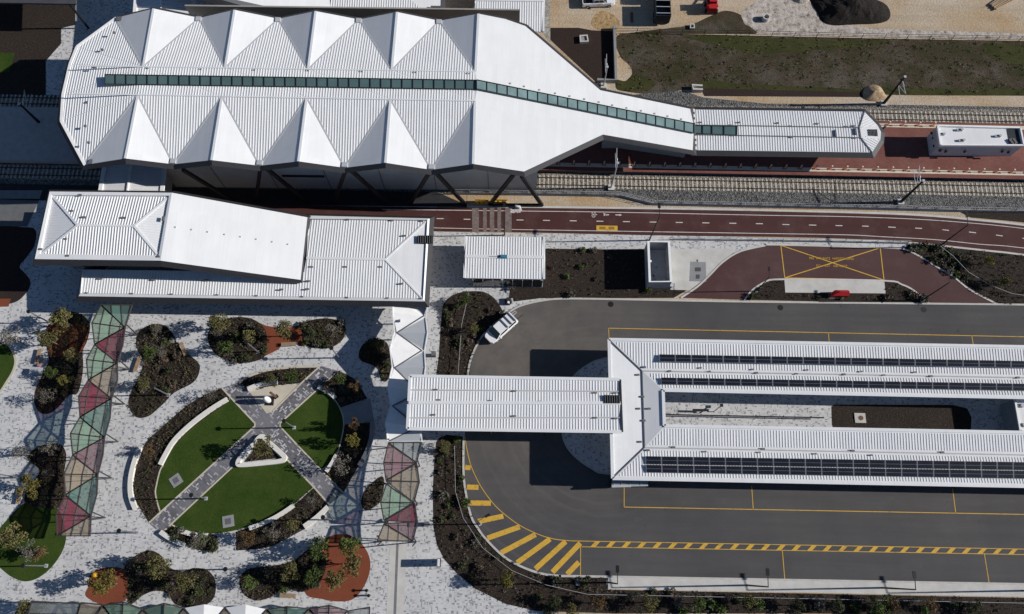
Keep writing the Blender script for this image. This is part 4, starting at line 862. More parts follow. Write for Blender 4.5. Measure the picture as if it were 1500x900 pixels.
for p in ((240, 240), (262, 307), (272, 418)): v = P(*zz(1340, 170, 9.375, p)[0], 2.6); MB().box(v.x - .12, v.y, 2.6, .3, .35, .15).build('wall_light', STRUT, pr)
for p in ((352, 465), (430, 475), (690, 478), (1205, 475), (1290, 485)): v = P(*zz(1340, 170, 9.375, p)[0], 3.0); MB().box(v.x, v.y - .1, 2.7, .25, .25, .5).build('wall_light', STRUT, pr)
# --- roofless enclosure
en = thing('bin_enclosure', 'roofless rectangular grey walled enclosure with light coping beside the concrete apron', 'enclosure', P(963, 400))
t0, t1, t2, t3 = [P(*p, 3.1) for p in zz(930, 340, 9, (178, 126), (450, 130), (478, 652), (198, 655))]
q = MB(); q.band([t0, t1, t2, t3], .28, 0, 3.0, closed=True); q.build('walls', plain('grey_block_wall', (.36, .365, .38), .8), en)
q = MB(); q.band([t0, t1, t2, t3], .36, 3.0, 3.1, closed=True); q.build('coping', WHITE, en)
MB().prism([Vector((p.x, p.y, 0)) for p in (t0, t1, t2, t3)], 0, .06).build('floor', plain('enclosure_floor', (.5, .51, .53), .8), en)
for p in ((435, 248), (452, 528), (205, 385)): v = P(*zz(930, 340, 9, p)[0], 2.6); MB().box(v.x, v.y, 2.4, .3, .3, .25).build('wall_light', WHITE, en)
v = P(983, 420); MB().tube((v.x, v.y, 0), (v.x, v.y, .7), .28, .28, 12).build('bollard', LGREY, en)
# north-west dark low roof
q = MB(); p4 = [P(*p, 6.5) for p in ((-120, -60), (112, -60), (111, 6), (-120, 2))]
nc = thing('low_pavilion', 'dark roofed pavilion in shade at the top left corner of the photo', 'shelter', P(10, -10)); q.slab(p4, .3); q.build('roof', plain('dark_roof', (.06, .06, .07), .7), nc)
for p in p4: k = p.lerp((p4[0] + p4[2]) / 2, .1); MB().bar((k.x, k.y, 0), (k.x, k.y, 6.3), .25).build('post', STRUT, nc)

# ================================================================== FOLDED CANOPY AND GLASS PERGOLAS
fc = thing('folded_canopy', 'folded white and pale grey walkway canopy crossing under the narrow link canopy', 'canopy', P(597, 545))
fz = lambda x, y, z: P(520 + x / 6.922, 430 + y / 6.922, z)
hi, lo = 4.4, 3.5
Wp = [P(575, 440, hi), fz(382, 195, hi), fz(400, 390, lo), fz(355, 562, hi), fz(378, 742, lo), P(568, 567, hi), P(572.5, 595, lo), P(565, 619, hi), P(568, 647.5, lo)]
Ep = [P(628, 440, lo), fz(732, 130, hi), fz(718, 242, lo), fz(735, 400, hi), fz(705, 582, lo), fz(715, 750, hi), P(618, 577, lo), P(620, 604, hi), P(616, 626, lo), P(618, 646.5, hi)]
wi = [fz(425, 400, lo + .1), fz(402, 755, lo + .1), P(575, 595, lo + .1), P(569, 647, lo)]
ei = [fz(697, 228, lo + .25), fz(678, 580, lo + .25), P(614, 575, lo + .25), P(612, 626, lo + .25)]
lg = plain('pale_grey_sheet', (.6, .62, .63), .5, .04)
q = MB(); s_ = MB()
a = P(592, 440, lo)
q.up([Wp[0], a, ei[0]]); q.up([Wp[0], ei[0], Wp[1]]); q.up([Wp[1], ei[0], wi[0]]); q.up([Wp[1], wi[0], Wp[2]]); s_.up([a, Ep[0], Ep[1], ei[0]])
for k in range(3):
    s_.up([wi[k], ei[k], Ep[2 + 2 * k]]); s_.up([wi[k], Ep[2 + 2 * k], Ep[3 + 2 * k]]); s_.up([wi[k], Ep[3 + 2 * k], Ep[4 + 2 * k]]); s_.up([wi[k], Ep[4 + 2 * k], ei[k + 1]])
    q.up([wi[k], Wp[2 + 2 * k], Wp[3 + 2 * k]]); q.up([wi[k], Wp[3 + 2 * k], ei[k + 1]]); q.up([Wp[3 + 2 * k], wi[k + 1], ei[k + 1]]); q.up([Wp[3 + 2 * k], Wp[4 + 2 * k], wi[k + 1]])
s_.up([ei[3], Ep[8], Ep[9], wi[3]])
q.build('white_panels', WHITE, fc); s_.build('grey_panels', lg, fc)
bars('valley_gutter', [(ei[k], wi[k]) for k in range(4)] + [(wi[k], ei[k + 1]) for k in range(3)], .15, .08, ANCH, fc, .03)
for row in (Wp, Ep): bars('edge_beam', list(zip(row, row[1:])), .14, .2, WHITE, fc, -.03)
bars('edge_beam', [(Wp[-1], Ep[-1])], .15, .2, WHITE, fc)
for k, p in enumerate(wi[:3] + ei): q = MB(); q.tube((p.x, p.y, 0), (p.x, p.y, p.z - .05), .1); q.build('post', ANCH, fc)
v = P(585, 470.5, 4.1); MB().box(v.x, v.y, 4.05, .28, .35, .25).build('roof_vent', ANCH, fc)

FRM = plain('pergola_steel', (.05, .046, .045), .55, .15)
def pergola(label, Wn, Wb, Ea, Em, colW, colE, z=3.9, zb_=4.4, axis=None):
    r = thing('glass_pergola', label, 'pergola', (*P(*Wn[0]).xy, 0), 'coloured glass pergolas')
    fr = MB(); n = len(Wb); ax = (P(*Wn[-1]) - P(*Wn[0])); ax.z = 0; ax.normalize(); nn = Vector((-ax.y, ax.x))
    ref = P(*Wn[0]); base_u = ref.x * nn.x + ref.y * nn.y
    def panes(poly, colr):
        us = [p.x * nn.x + p.y * nn.y - base_u for p in poly]; a = math.floor(min(us) / 1.3) * 1.3; k = 0; A, B = MB(), MB()
        while a < max(us):
            pp = clip_half(poly, nn, a + base_u + .09); pp = clip_half(pp, nn, a + base_u + 1.21, False) if len(pp) > 2 else pp
            if len(pp) > 2: MB().poly(pp).build('glass_panel', GL[colr][int(round(a / 1.3)) % 2], r)
            pl_ = clip_half(poly, nn, a + base_u); 
            hits = []
            for i in range(len(poly)):
                p, s2 = poly[i], poly[(i + 1) % len(poly)]; up, us2 = p.x * nn.x + p.y * nn.y - base_u - a, s2.x * nn.x + s2.y * nn.y - base_u - a
                if (up >= 0) != (us2 >= 0): hits.append(p.lerp(s2, up / (up - us2)))
            if len(hits) == 2: fr.bar(hits[0], hits[1], .11, .12)
            a += 1.3
        for i in range(len(poly)): fr.bar(poly[i], poly[(i + 1) % len(poly)], .12, .2)
    for k in range(n):
        a, b, e, f = P(*Wn[k], z), P(*Wb[k], zb_), P(*Wn[k + 1], z), P(*Ea[k], z)
        panes([a, b, f], colW[k]); panes([b, e, f], colW[k])
        g1, g2 = P(*Wn[k + 1], z), P(*Em[k], zb_)
        if k + 1 < n: panes([f, g1, P(*Ea[k + 1], z), g2], colE[k])
        else:
            panes([f, g1, g2], colE[k])
        for (sx, pt) in ((-1, a), (1, f)):
            ft = pt - Vector((nn.x, nn.y, 0)) * 0; q = MB()
            q.bar((ft.x, ft.y, 0), pt + Vector((0, 0, -.1)) + ax * .5, .13); q.bar((ft.x, ft.y, 0), pt + Vector((0, 0, -.1)) - ax * .5, .13); q.build('post', FRM, r)
    fr.build('frame', FRM, r); return r, fr
Wn = [(148.7, 447), (138.7, 505), (129.5, 557), (117.3, 611.3), (106.7, 666.7), (96, 725.3), (84, 785.3)]
Wb = [(134.7, 473.3), (126.7, 527), (115.3, 580.7), (103.3, 635.3), (94, 694.7), (82.7, 753.3)]
Ea = [(183.3, 480), (172, 532), (163.5, 584), (153.3, 641), (143.3, 696), (133.3, 756)]
Em = [(180, 505.3), (172, 557), (161.3, 612), (150.7, 666.7), (142, 724), (132, 785.3)]
pw, _f = pergola('long pergola of green, red and tan glass running down the left side of the plaza', Wn, Wb, Ea, Em, ['green', 'green', 'red', 'green', 'tan', 'red'], ['red', 'tan', 'teal', 'pink', 'teal', 'tan'])
TOPTRI = [([(148.7, 447), (193.3, 447), (183.3, 480)], 'teal')]
zs3 = lambda *p: zz(520, 620, 5, *p)
Wn = zs3((245, 148), (227, 425), (212, 712), (163, 862)); Wb = zs3((208, 290), (187, 580), (183, 795)); Ea = zs3((452, 292), (432, 582), (424, 862)); Em = zs3((472, 430), (458, 725), (424, 864))
r_ = thing('glass_pergola', 'short pergola of pink, green and tan glass continuing south from the white folded canopy', 'pergola', (*P(*Wn[0]).xy, 0), 'coloured glass pergolas')
def tri_panes(r, polys, stripe, zt):
    fr = MB()
    for poly, colr in polys:
        P3 = [P(*p[:2], zt + (p[2] if len(p) > 2 else 0)) for p in poly]
        for i in range(len(P3)): fr.bar(P3[i], P3[(i + 1) % len(P3)], .14, .2)
        nn = stripe; us = [p.x * nn[0] + p.y * nn[1] for p in P3]; A, B = MB(), MB(); a = math.floor(min(us) / 1.3) * 1.3
        while a < max(us):
            pp = clip_half(P3, nn, a + .08)
            if len(pp) > 2: pp = clip_half(pp, nn, a + 1.22, False)
            if len(pp) > 2: MB().poly(pp).build('glass_panel', GL[colr][int(round(a / 1.3)) % 2], r)
            hits = []
            for i in range(len(P3)):
                p, s2 = P3[i], P3[(i + 1) % len(P3)]; u0, u1 = p.x * nn[0] + p.y * nn[1] - a, s2.x * nn[0] + s2.y * nn[1] - a
                if (u0 >= 0) != (u1 >= 0): hits.append(p.lerp(s2, u0 / (u0 - u1)))
            if len(hits) == 2: fr.bar(hits[0], hits[1], .12, .1)
            a += 1.3
    fr.build('frame', FRM, r)
tri_panes(pw, TOPTRI, (.97, .22), 3.9)
t = lambda x, y, dz=0: (*zs3((x, y))[0], dz)
tri_panes(r_, [([t(245, 143), t(488, 143), t(452, 290)], 'grey'), ([t(245, 148), t(452, 292), t(210, 290, .4)], 'pink'), ([t(210, 290, .4), t(452, 292), t(227, 420)], 'pink'),
               ([t(227, 422), t(452, 295), t(472, 430, .4)], 'tan'), ([t(472, 430, .4), t(432, 582), t(227, 425)], 'tan'), ([t(230, 445), t(432, 584), t(188, 580, .4)], 'green'), ([t(188, 580, .4), t(432, 584), t(212, 712)], 'green'),
               ([t(215, 715), t(438, 586), t(458, 725, .4)], 'red'), ([t(458, 725, .4), t(425, 863), t(215, 735)], 'pink'), ([t(214, 735), t(424, 865), t(163, 862)], 'tan')], (1, 0), 3.9)
for x, y in ((245, 150), (227, 422), (212, 713), (163, 862), (452, 292), (432, 584), (424, 864)):
    p = P(*zs3((x, y))[0], 3.8); q = MB(); q.bar((p.x, p.y, 0), (p.x, p.y + .6, 3.8), .13); q.bar((p.x, p.y, 0), (p.x, p.y - .6, 3.8), .13); q.build('post', FRM, r_)
# southern row along the bottom edge
r_ = thing('glass_pergola', 'pergola row along the bottom edge of the photo with green, white and pink gabled bays', 'pergola', (*P(300, 905).xy, 0), 'coloured glass pergolas')
polys = [([(47, 881), (118, 884.5), (112, 905), (40, 905)], 'grey'), ([(119, 883), (150, 886), (141, 905), (112, 905)], 'tan')]
pk = [(180, 882), (240, 884), (299, 885.6), (360, 886), (420.6, 888.8), (482, 887)]; vl = [(151, 887), (210, 893), (270, 891), (330, 890.5), (391, 893), (453, 892), (510, 895)]
cw = ['green', 'green', None, None, 'green', 'pink']; wp = MB()
for k in range(6):
    a, b, e = (*vl[k], 0), (*pk[k], .5), (*vl[k + 1], 0); ap = (pk[k][0] - 2, 925, 0)
    if cw[k]: polys += [([a, b, ap], cw[k]), ([b, e, ap], cw[k] if k != 4 else 'teal')]
    else: wp.up([P(*p[:2], 3.9 + p[2]) for p in (a, b, ap)]); wp.up([P(*p[:2], 3.9 + p[2]) for p in (b, e, ap)])
    polys += [([(vl[k][0], vl[k][1], 0), (pk[k][0] - 2, 925, 0), (vl[k][0] - 28, 925, 0)], 'tan')]
polys += [([(511, 895), (541.6, 889.5), (541, 905), (508, 905)], 'grey')]
tri_panes(r_, polys, (0, 1), 3.9); wp.build('white_panels', WHITE, r_)
for x, y in vl: p = P(x, y + 4, 3.8); MB().bar((p.x, p.y, 0), (p.x, p.y, 3.9), .14).build('post', FRM, r_)

# ================================================================== LOW WALLS, BENCHES, SMALL PLAZA OBJECTS
def lowwall(pts, wd, hgt, label, mt=WHITE, nm='seat_wall', sm=True):
    q = MB(); q.band(W(smooth(pts, False, 4) if sm else pts, 0), wd, 0, hgt); q.build(nm, mt).name
    o = bpy.context.scene.collection.objects[-1] if False else bpy.data.objects[-1]
    return o
def wall_thing(pts, wd, hgt, label, mt=WHITE, closed=False):
    q = MB(); q.band(W(smooth(pts, closed, 4), 0), wd, 0, hgt, closed=closed); o = q.build('seat_wall', mt)
    return tag(o, label, 'seat wall', 'low white walls round the oval garden')
WW = plain('cream_white_concrete', (.66, .64, .59), .8, .06)
wall_thing([(236, 681.5), (244, 666), (256.5, 646), (280, 623), (309, 601), (334, 585.5)], .6, .45, 'long curved white wall between the oval north west lawn and its mulch bed', WW)
wall_thing([(206.5, 656), (198, 679), (193, 703), (193.5, 727), (200, 746)], .6, .5, 'curved white bench wall on the outer west side of the oval garden', WW)
wall_thing([(263.5, 777), (277, 781.5), (291, 784), (306, 785)], .6, .45, 'short white wall on the south lawn edge beside the square pit cover', WW)
wall_thing([(236.5, 779.5), (248, 787.5), (260, 794), (272, 799)], .55, .5, 'curved white bench wall at the foot of the dark path near the lamp post', WW)
wall_thing([(366, 774.5), (386, 767), (403, 759), (418, 750), (431, 741)], .55, .45, 'curved white wall between south lawn and mulch bed, partly shaded by shrubs', WW)
wall_thing([(446.5, 772), (465, 758.5), (481.5, 743)], .65, .5, 'straight white bench wall south east of the oval beside the X shaped shadow', WW)
wall_thing([(467, 567.5), (478, 572.5), (486, 578), (492, 584)], .55, .45, 'short white wall at the top of the east lawn', WW)
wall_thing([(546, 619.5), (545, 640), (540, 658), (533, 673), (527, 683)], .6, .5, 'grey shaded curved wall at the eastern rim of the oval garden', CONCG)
wall_thing([(478.5, 691.5), (487, 679), (493.5, 667)], .5, .45, 'small white wall at the foot of the east lawn beside the silver shrub', WW)
wall_thing([(364, 571), (380, 565), (394, 562), (407, 560.5)], .6, .5, 'white wall behind the brown totem on the cream terrace', WW)
wall_thing([(384, 640), (393, 647), (412, 664), (418, 671), (413, 676), (390, 679), (356, 682), (350, 679.5), (355, 670), (371, 654)], .6, .55, 'closed triangular white planter wall in the middle of the cross path', WW, True)
bed('planter_soil', [(384, 645), (410, 671), (358, 677)], False, MULCH, .1)
# benches
def bench():
    r = thing('timber_bench', 'x', 'bench', (0, 0, 0), 'timber benches')
    q = MB()
    for k in range(5): q.box(0, -.22 + k * .11, .4, 2.1, .085, .06)
    q.build('seat', WOOD, r)
    for s_ in (-1, 1): MB().box(s_ * .85, 0, 0, .12, .45, .4).build('leg', ANCH, r)
    return r
b0 = bench(); first = True
for (x, y, rz, lb) in ((424, 505.5, 4, 'timber bench on the notch of the terracotta patch between two mulch beds'), (423, 872.5, -1, 'pale timber bench near the bottom pergola below the terracotta circle'), (31.5, 727, 86, 'orange timber bench under the bright green tree at the left edge'),
                       (270, 512, -62, 'small timber bench on the right side of the bone shaped bed'), (203, 535, 80, 'timber bench beside the waist of the bone shaped bed next to the pergola'), (58.5, 523, 88, 'timber bench on the paving left of the terracotta spot at the dark bed')):
    p = P(x, y)
    if first: b0.location = (p.x, p.y, .012); b0.rotation_euler = (0, 0, R(rz)); b0['label'] = lb; first = False
    else: dup(b0, (p.x, p.y, .012), R(rz), lb)
# picnic table
pt = thing('picnic_table', 'grey picnic table with two stools on the paving left of the dark bed', 'table', P(57, 545)); p = P(57, 545)
MB().box(p.x, p.y, .7, 1.8, .9, .06).build('table_top', LGREY, pt); MB().box(p.x, p.y, 0, .3, .3, .7).build('leg', ANCH, pt)
for s_ in (-1, 1): MB().tube((p.x, p.y + s_ * .9, 0), (p.x, p.y + s_ * .9, .45), .2, .2, 10).build('stool', plain('pink_stool', (.35, .16, .2), .6) if s_ > 0 else LGREY, pt)
# totem and round sculpture
tt = P(404.5, 581.5); o = thing('totem_sign', 'slim tall brown steel totem on the cream terrace inside the oval garden', 'totem', tt)
MB().box(tt.x, tt.y, 0, .3, .22, 2.9, R(40)).build('slab', BROWN, o); MB().box(tt.x, tt.y, 0, .6, .5, .06, R(40)).build('base', STRUT, o)
sp = P(395.5, 588.5); o = thing('egg_sculpture', 'white egg shaped sculpture standing left of the brown totem', 'sculpture', sp)
MB().box(sp.x, sp.y, .03, 1.1, 1.1, .1).build('plinth', STRUT, o)
bm_ = MB(); cc = sp + Vector((0, 0, 1.35))
for i in range(8):
    for j in range(14):
        f = lambda a, b: cc + Vector((math.sin(math.pi * a / 8) * math.cos(2 * math.pi * b / 14), math.sin(math.pi * a / 8) * math.sin(2 * math.pi * b / 14), 2.9 * math.cos(math.pi * a / 8))) * .43
        if i == 0: bm_.poly([f(0, 0), f(1, j), f(1, j + 1)])
        elif i == 7: bm_.poly([f(7, j), f(8, 0), f(7, j + 1)])
        else: bm_.poly([f(i, j), f(i + 1, j), f(i + 1, j + 1), f(i, j + 1)])
bm_.build('body', WHITE, o, True)
# pit covers
def cover(x, y, s_, rz, label):
    p = P(x, y); o = thing('pit_cover', label, 'pit cover', (p.x, p.y, 0), 'square concrete pit covers'); MB().box(p.x, p.y, .0, s_, s_, .09, R(rz)).build('surround', CONCG, o); MB().box(p.x, p.y, .09, s_ * .5, s_ * .5, .02, R(rz)).build('lid', ANCH, o)
cover(258, 704, 1.45, 38, 'grey square pit cover on the north west lawn'); cover(334.5, 764, 1.5, 12, 'grey square pit cover near the bottom of the south lawn'); cover(251.8, 499.5, .7, 5, 'small pale pit cover on the edge of the bone shaped bed')
p = P(1259, 613); o = thing('pit_cover', 'white square pit with round lid in the island mulch bed', 'pit cover', (p.x, p.y, 0)); MB().box(p.x, p.y, .15, 1.5, 1.35, .12).build('surround', CONC, o); MB().tube((p.x + .1, p.y, .2), (p.x + .1, p.y, .3), .33, .33, 14).build('lid', BROWN, o)
p = P(855.5, 59.5); o = thing('pit_cover', 'tilted white concrete pit in the brown mulch north of the station roof', 'pit cover', (p.x, p.y, 0)); q = MB(); cs = [Vector((p.x + a, p.y + b, 0)) for a, b in ((-.6, -.55), (.6, -.45), (.45, .65), (-.65, .55))]; q.band(cs, .28, 0, .5, closed=True); q.build('surround', CONC, o); MB().box(p.x - .05, p.y + .05, 0, .9, .9, .3).build('lid', CONCG, o)
p = P(847, 853.5); tag(MB().box(p.x, p.y, .02, .75, .75, .2).build('pit_cover', CONCG), 'small grey pit cover in mulch left of the pale footpath end', 'pit cover')
p = P(1121, 29); o = thing('concrete_ring', 'round white concrete pipe ring on the rubble', 'pipe ring', (p.x, p.y, 0)); q = MB(); q.band([Vector((p.x + .5 * math.cos(k * .3927), p.y + .5 * math.sin(k * .3927), 0)) for k in range(16)], .18, 0, .8, closed=True); q.build('ring', CONC, o)
p = P(1013.5, 40.5); o = thing('concrete_block', 'small white concrete block with square hole near the bank fence', 'block', (p.x, p.y, 0)); q = MB(); q.band([Vector((p.x + a, p.y + b, 0)) for a, b in ((-.3, -.35), (.3, -.35), (.3, .35), (-.3, .35))], .2, 0, .4, closed=True); q.build('block', CONC, o)
p = P(1019, 132); o = thing('concrete_headwall', 'white U shaped concrete headwall at the west end of the trench', 'headwall', (p.x, p.y, 0)); q = MB(); q.band(W([(1027.5, 129.5), (1012.5, 128.5), (1014, 134.5), (1028, 135)], 0), .3, 0, .8); q.build('headwall', CONC, o)
q = MB(); q.band(W([(899, 42), (901.5, 122), (874, 121.5)], 0), .4, 0, 1.0); tag(q.build('retaining_wall', CONCG), 'L shaped grey concrete retaining wall between brown mulch and sand', 'wall')
for k, (x, y, lb) in enumerate(((636, 521, 'dark litter bin beside the east edge of the folded canopy'), (626, 768.5, 'dark litter bin right of the pink and tan pergola'))):
    p = P(x, y); o = thing('litter_bin', lb, 'litter bin', (p.x, p.y, 0), 'dark litter bins'); MB().box(p.x, p.y, 0, .5, .55, 1.15).build('body', STRUT, o); MB().box(p.x, p.y, 1.15, .6, .65, .1).build('lid', ANCH, o)
p = P(643.5, 824.5); o = thing('totem_sign', 'slim grey information totem on paving near the lower garden bed', 'totem', (p.x, p.y, 0)); MB().box(p.x, p.y, 0, .14, .95, 2.6).build('slab', LGREY, o); MB().box(p.x, p.y, 0, .4, 1.1, .08).build('base', STRUT, o)
for k, (x, y, lb) in enumerate(((538.5, 865, 'black bollard nearest the terracotta circle'), (541.5, 872.5, 'lower black bollard beside the terracotta circle'))):
    p = P(x, y); o = thing('bollard', lb, 'bollard', (p.x, p.y, 0)); MB().tube(p, p + Vector((0, 0, .95)), .13, .11, 10).build('post', STRUT, o); MB().tube(p + Vector((0, 0, .95)), p + Vector((0, 0, 1.05)), .22, .16, 10).build('cap', STRUT, o)
# bundle by the kerb
p = P(744.5, 442.5); o = thing('tool_bundle', 'dark bundle of tools with a white lid on the paving above the parked white van', 'bundle', (p.x, p.y, 0))
q = MB()
for k in range(7): a = k * .9; q.box(p.x + .3 * math.cos(a), p.y + .28 * math.sin(a), 0, .45, .4, .35 + .12 * (k % 3), a)
q.build('bags', plain('dark_canvas', (.03, .032, .04), .9, .3), o); MB().tube((p.x + .05, p.y - .25, .45), (p.x + .05, p.y - .25, .66), .17, .17, 10).build('lid', WHITE, o); MB().bar((p.x + .6, p.y - .1, .1), (p.x + .5, p.y + .4, .5), .3, .06).build('panel', LGREY, o)
# red cabinet
o = thing('hydrant_cabinet', 'bright red cabinet with pointed end standing below the concrete pad', 'cabinet', P(1228, 434))
za = lambda *p: zz(1130, 345, 8.333, *p)
bs = [P(*q_, 0) for q_ in za((706, 722), (745, 694), (905, 696), (912, 766), (700, 764))]
q = MB(); bot = [v for v in bs]; top = [Vector((v.x, v.y, 1.0)) for v in bs]; rdg = [(top[0] + top[1] + top[4]) / 3 * .55 + (top[2] + top[3]) / 2 * .45, (top[2] + top[3]) / 2]
for v in rdg: v.z = 1.5
n_ = 5
for k in range(n_): q.poly([bot[k], bot[(k + 1) % n_], top[(k + 1) % n_], top[k]])
q.poly([top[0], top[1], rdg[0]]); q.poly([top[1], top[2], rdg[1], rdg[0]]); q.poly([top[2], top[3], rdg[1]]); q.poly([top[3], top[4], rdg[0], rdg[1]]); q.poly([top[4], top[0], rdg[0]])
q.build('body', REDM, o); q = MB(); q.prism([P(*v, 0) for v in za((695, 690), (930, 690), (885, 772), (700, 770))], .02, .1); q.build('plinth', CONC, o)

# ================================================================== FENCES
def fence(pts, step, hgt, label, plinth=.0, mt=ANCH, rails=(1.0,), pr=.04):
    v = W(pts, 0); r = thing('wire_fence', label, 'fence', (*v[0].xy, 0))
    for f in rails:
        q = MB()
        for i in range(len(v) - 1): q.bar(v[i] + Vector((0, 0, hgt * f)), v[i + 1] + Vector((0, 0, hgt * f)), .04, .05)
        q.build('wire', mt, r)
    if plinth: k = MB(); k.band(v, .18, 0, plinth); k.build('plinth', CONCG, r)
    acc = 0
    for i in range(len(v) - 1):
        L = (v[i + 1] - v[i]).length; t_ = acc
        while t_ < L: a = v[i].lerp(v[i + 1], t_ / L); MB().tube(a, a + Vector((0, 0, hgt)), pr, pr, 6).build('post', mt, r); t_ += step
        acc = t_ - L
    return r
fence([(660, 284.6), (787, 286), (908, 288), (957, 300.2), (1110, 303.5), (1292, 307), (1422, 310.5), (1500, 311.5), (1700, 316)], 2.9, 1.5, 'grey fence on a low concrete plinth between railway ballast and red path', .5, LGREY, (1, .65, .4))
fence([(985, 351.5), (1110, 353), (1214, 354.6), (1330, 357)], 2.3, 1.1, 'low grey railing fence between the red path and the fire driveway', .25, LGREY, (1, .5))
fence([(899.7, 48.5), (1110, 52.6), (1300, 57), (1500, 60.3), (1700, 64)], 3.6, 1.2, 'dark wire fence along the top of the grassy bank', 0, STRUT, (1, .6, .3), .05)
fence([(666.4, 655), (667.7, 721), (679, 759.4), (707.3, 803), (750, 836), (800, 857), (860, 870.6), (1120, 875.7), (1500, 883.5), (1700, 888)], 3.2, .75, 'thin pale wire fence through the mulch south of the bus road', 0, LGREY, (1,), .035)
fence([(686.9, 432), (676.7, 478), (671.5, 550)], 3.2, .75, 'thin pale wire fence through the mulch bed left of the parked white van', 0, LGREY, (1,), .035)
fence([(1374, 364), (1392, 378), (1415, 402), (1445, 420), (1478, 433), (1500, 436), (1700, 446)], 3.6, .8, 'thin wire fence curving through the mulch right of the fire driveway', 0, LGREY, (1,), .03)
# platform barrier rows: every stand a thing
def stand():
    r = thing('barrier_stand', 'x', 'barrier', (0, 0, 0), 'barrier stands along the platform edge')
    MB().tube((0, 0, 0), (0, 0, 1.0), .06, .05, 8).build('post', TACT, r); MB().box(0, 0, .0, .55, .3, .12).build('foot', ORANGE, r); MB().tube((0, 0, .85), (0, 0, 1.05), .13, .13, 8).build('head', TACT, r); return r
s0 = stand(); s0['label'] = 'cream barrier stand on an orange foot along the south edge of the red platform'
k = 0; xs_ = 818
while xs_ < 1560:
    y = 240 + (xs_ - 800) * .0195; p = P(xs_, y, 1.0)
    if k == 0: s0.location = (p.x, p.y, 1.0)
    else: dup(s0, (p.x, p.y, 1.0))
    xs_ += 22.1; k += 1
for xs_ in range(1300, 1370, 22):
    p = P(xs_, 183.2 + (xs_ - 1281) * .02, 1.0); dup(s0, (p.x, p.y, 1.0), 0, 'cream barrier stand on an orange foot along the north edge of the platform', 'barrier stands north of the plant room')
# yellow barriers on the sand strip
YB = plain('yellow_plastic', (.6, .33, .02), .5, .1)
for x, lb in ((706, 'rusty yellow barrier left of the raking strut foot on the sand strip'), (733, 'yellow and black barrier right of the raking strut foot on the sand strip')):
    p = P(x, 297); o = thing('yellow_barrier', lb, 'barrier', (p.x, p.y, 0))
    for kx in (-.7, 0, .7): MB().box(p.x + kx, p.y, 0, .45, .5, .8).build('block', YB, o)
    MB().bar((p.x - 1, p.y, .85), (p.x + 1, p.y, .85), .12, .1).build('rail', STRUT, o)
p = P(756, 307); o = thing('sand_bag', 'burst white bulk bag spilling on the red path beside the crossing', 'bag', (p.x, p.y, 0)); q = MB()
for k in range(26): a = random.uniform(0, 6.28); rr_ = random.uniform(0, .75); q.box(p.x + rr_ * math.cos(a), p.y - .25 + rr_ * .8 * math.sin(a), .03, random.uniform(.25, .5), random.uniform(.2, .4), random.uniform(.02, .07), a)
q.build('spill', plain('white_powder', (.5, .47, .45), .9), o); MB().box(p.x + .25, p.y + .3, .03, .8, .3, .6, R(-25)).build('bag', WHITE, o)

# ================================================================== LAMPS AND MASTS
POLE = plain('grey_pole_paint', (.11, .112, .115), .5)
def lamp_post(hgt, arm, label, group):
    r = thing('lamp_post', label, 'lamp post', (0, 0, 0), group)
    MB().tube((0, 0, 0), (0, 0, hgt), .11, .065, 8).build('pole', STRUT if arm else POLE, r); MB().box(0, 0, 0, .45, .45, .06).build('base_plate', LGREY, r)
    if arm:
        MB().bar((0, 0, hgt - .05), (0, arm, hgt + .1), .07).build('arm', STRUT, r); MB().box(0, arm + .3, hgt + .03, .35, .75, .12).build('lamp_head', STRUT, r)
    else: MB().tube((0, 0, hgt - .02), (0, 0, hgt + .14), .3, .24, 12).build('lamp_head', STRUT, r)
    return r
l0 = lamp_post(5.4, 0, 'x', 'short lamp posts in the plaza'); f_ = True
for x, y, lb in ((201.3, 780.4, 'grey plaza lamp post on open paving right of the long pergola end'), (350, 834, 'plaza lamp post on paving above the terracotta circle and right of the round bed'), (27, 700, 'plaza lamp post near the left edge beside the orange bench'), (68, 829, 'lamp post standing in the lower left lawn'),
                 (73, 473, 'lamp post at the upper end of the dark bed on the left'), (378, 516, 'lamp post in the round bed left of the terracotta notch'), (497, 524.5, 'lamp post in the building shade right of the oval garden top'), (431, 626.7, 'lamp post at the corner of the east lawn by the path crossing'),
                 (302, 730.6, 'lamp post on the south lawn beside the lower left path'), (247, 579, 'lamp post at the lower lobe of the bone shaped bed'), (486, 761.5, 'lamp post at the end of the straight bench wall')):
    p = P(x, y)
    if f_: l0.location = (p.x, p.y, 0); l0['label'] = lb; f_ = False
    else: dup(l0, (p.x, p.y, 0), 0, lb)
l1 = lamp_post(8.3, 1.2, 'x', 'tall street lamps with one arm'); f_ = True
for x, y, rz, sc, lb in ((739, 345, 0, .95, 'dark street lamp rising behind the freestanding shelter over the crossing'), (951, 352.5, 0, 1.05, 'dark street lamp at the top left corner of the roofless enclosure'), (1374, 362.5, 0, 1., 'dark street lamp between the red path and the right hand bed'),
                         (1350, 440.5, 0, .95, 'dark street lamp at the right tip of the driveway island bed'), (1108, 427, 0, .75, 'shorter dark street lamp at the left tip of the driveway island bed'), (1094, 857.6, 0, 1.12, 'street lamp on the pale footpath, second from the left along the kerb'), (891.5, 853.5, 0, 1.12, 'street lamp at the left end of the pale footpath'),
                         (1292, 861.3, 0, 1.12, 'street lamp on the pale footpath, third from the left along the kerb'), (1497, 865.6, 0, 1.12, 'street lamp on the pale footpath half out at the right edge of the photo'), (703, 768, -60, .9, 'street lamp in the mulch at the bend of the bus road')):
    p = P(x, y)
    if f_: l1.location = (p.x, p.y, 0); l1['label'] = lb; f_ = False; l1.scale = (sc,) * 3
    else: dup(l1, (p.x, p.y, 0), R(rz), lb, None, sc)
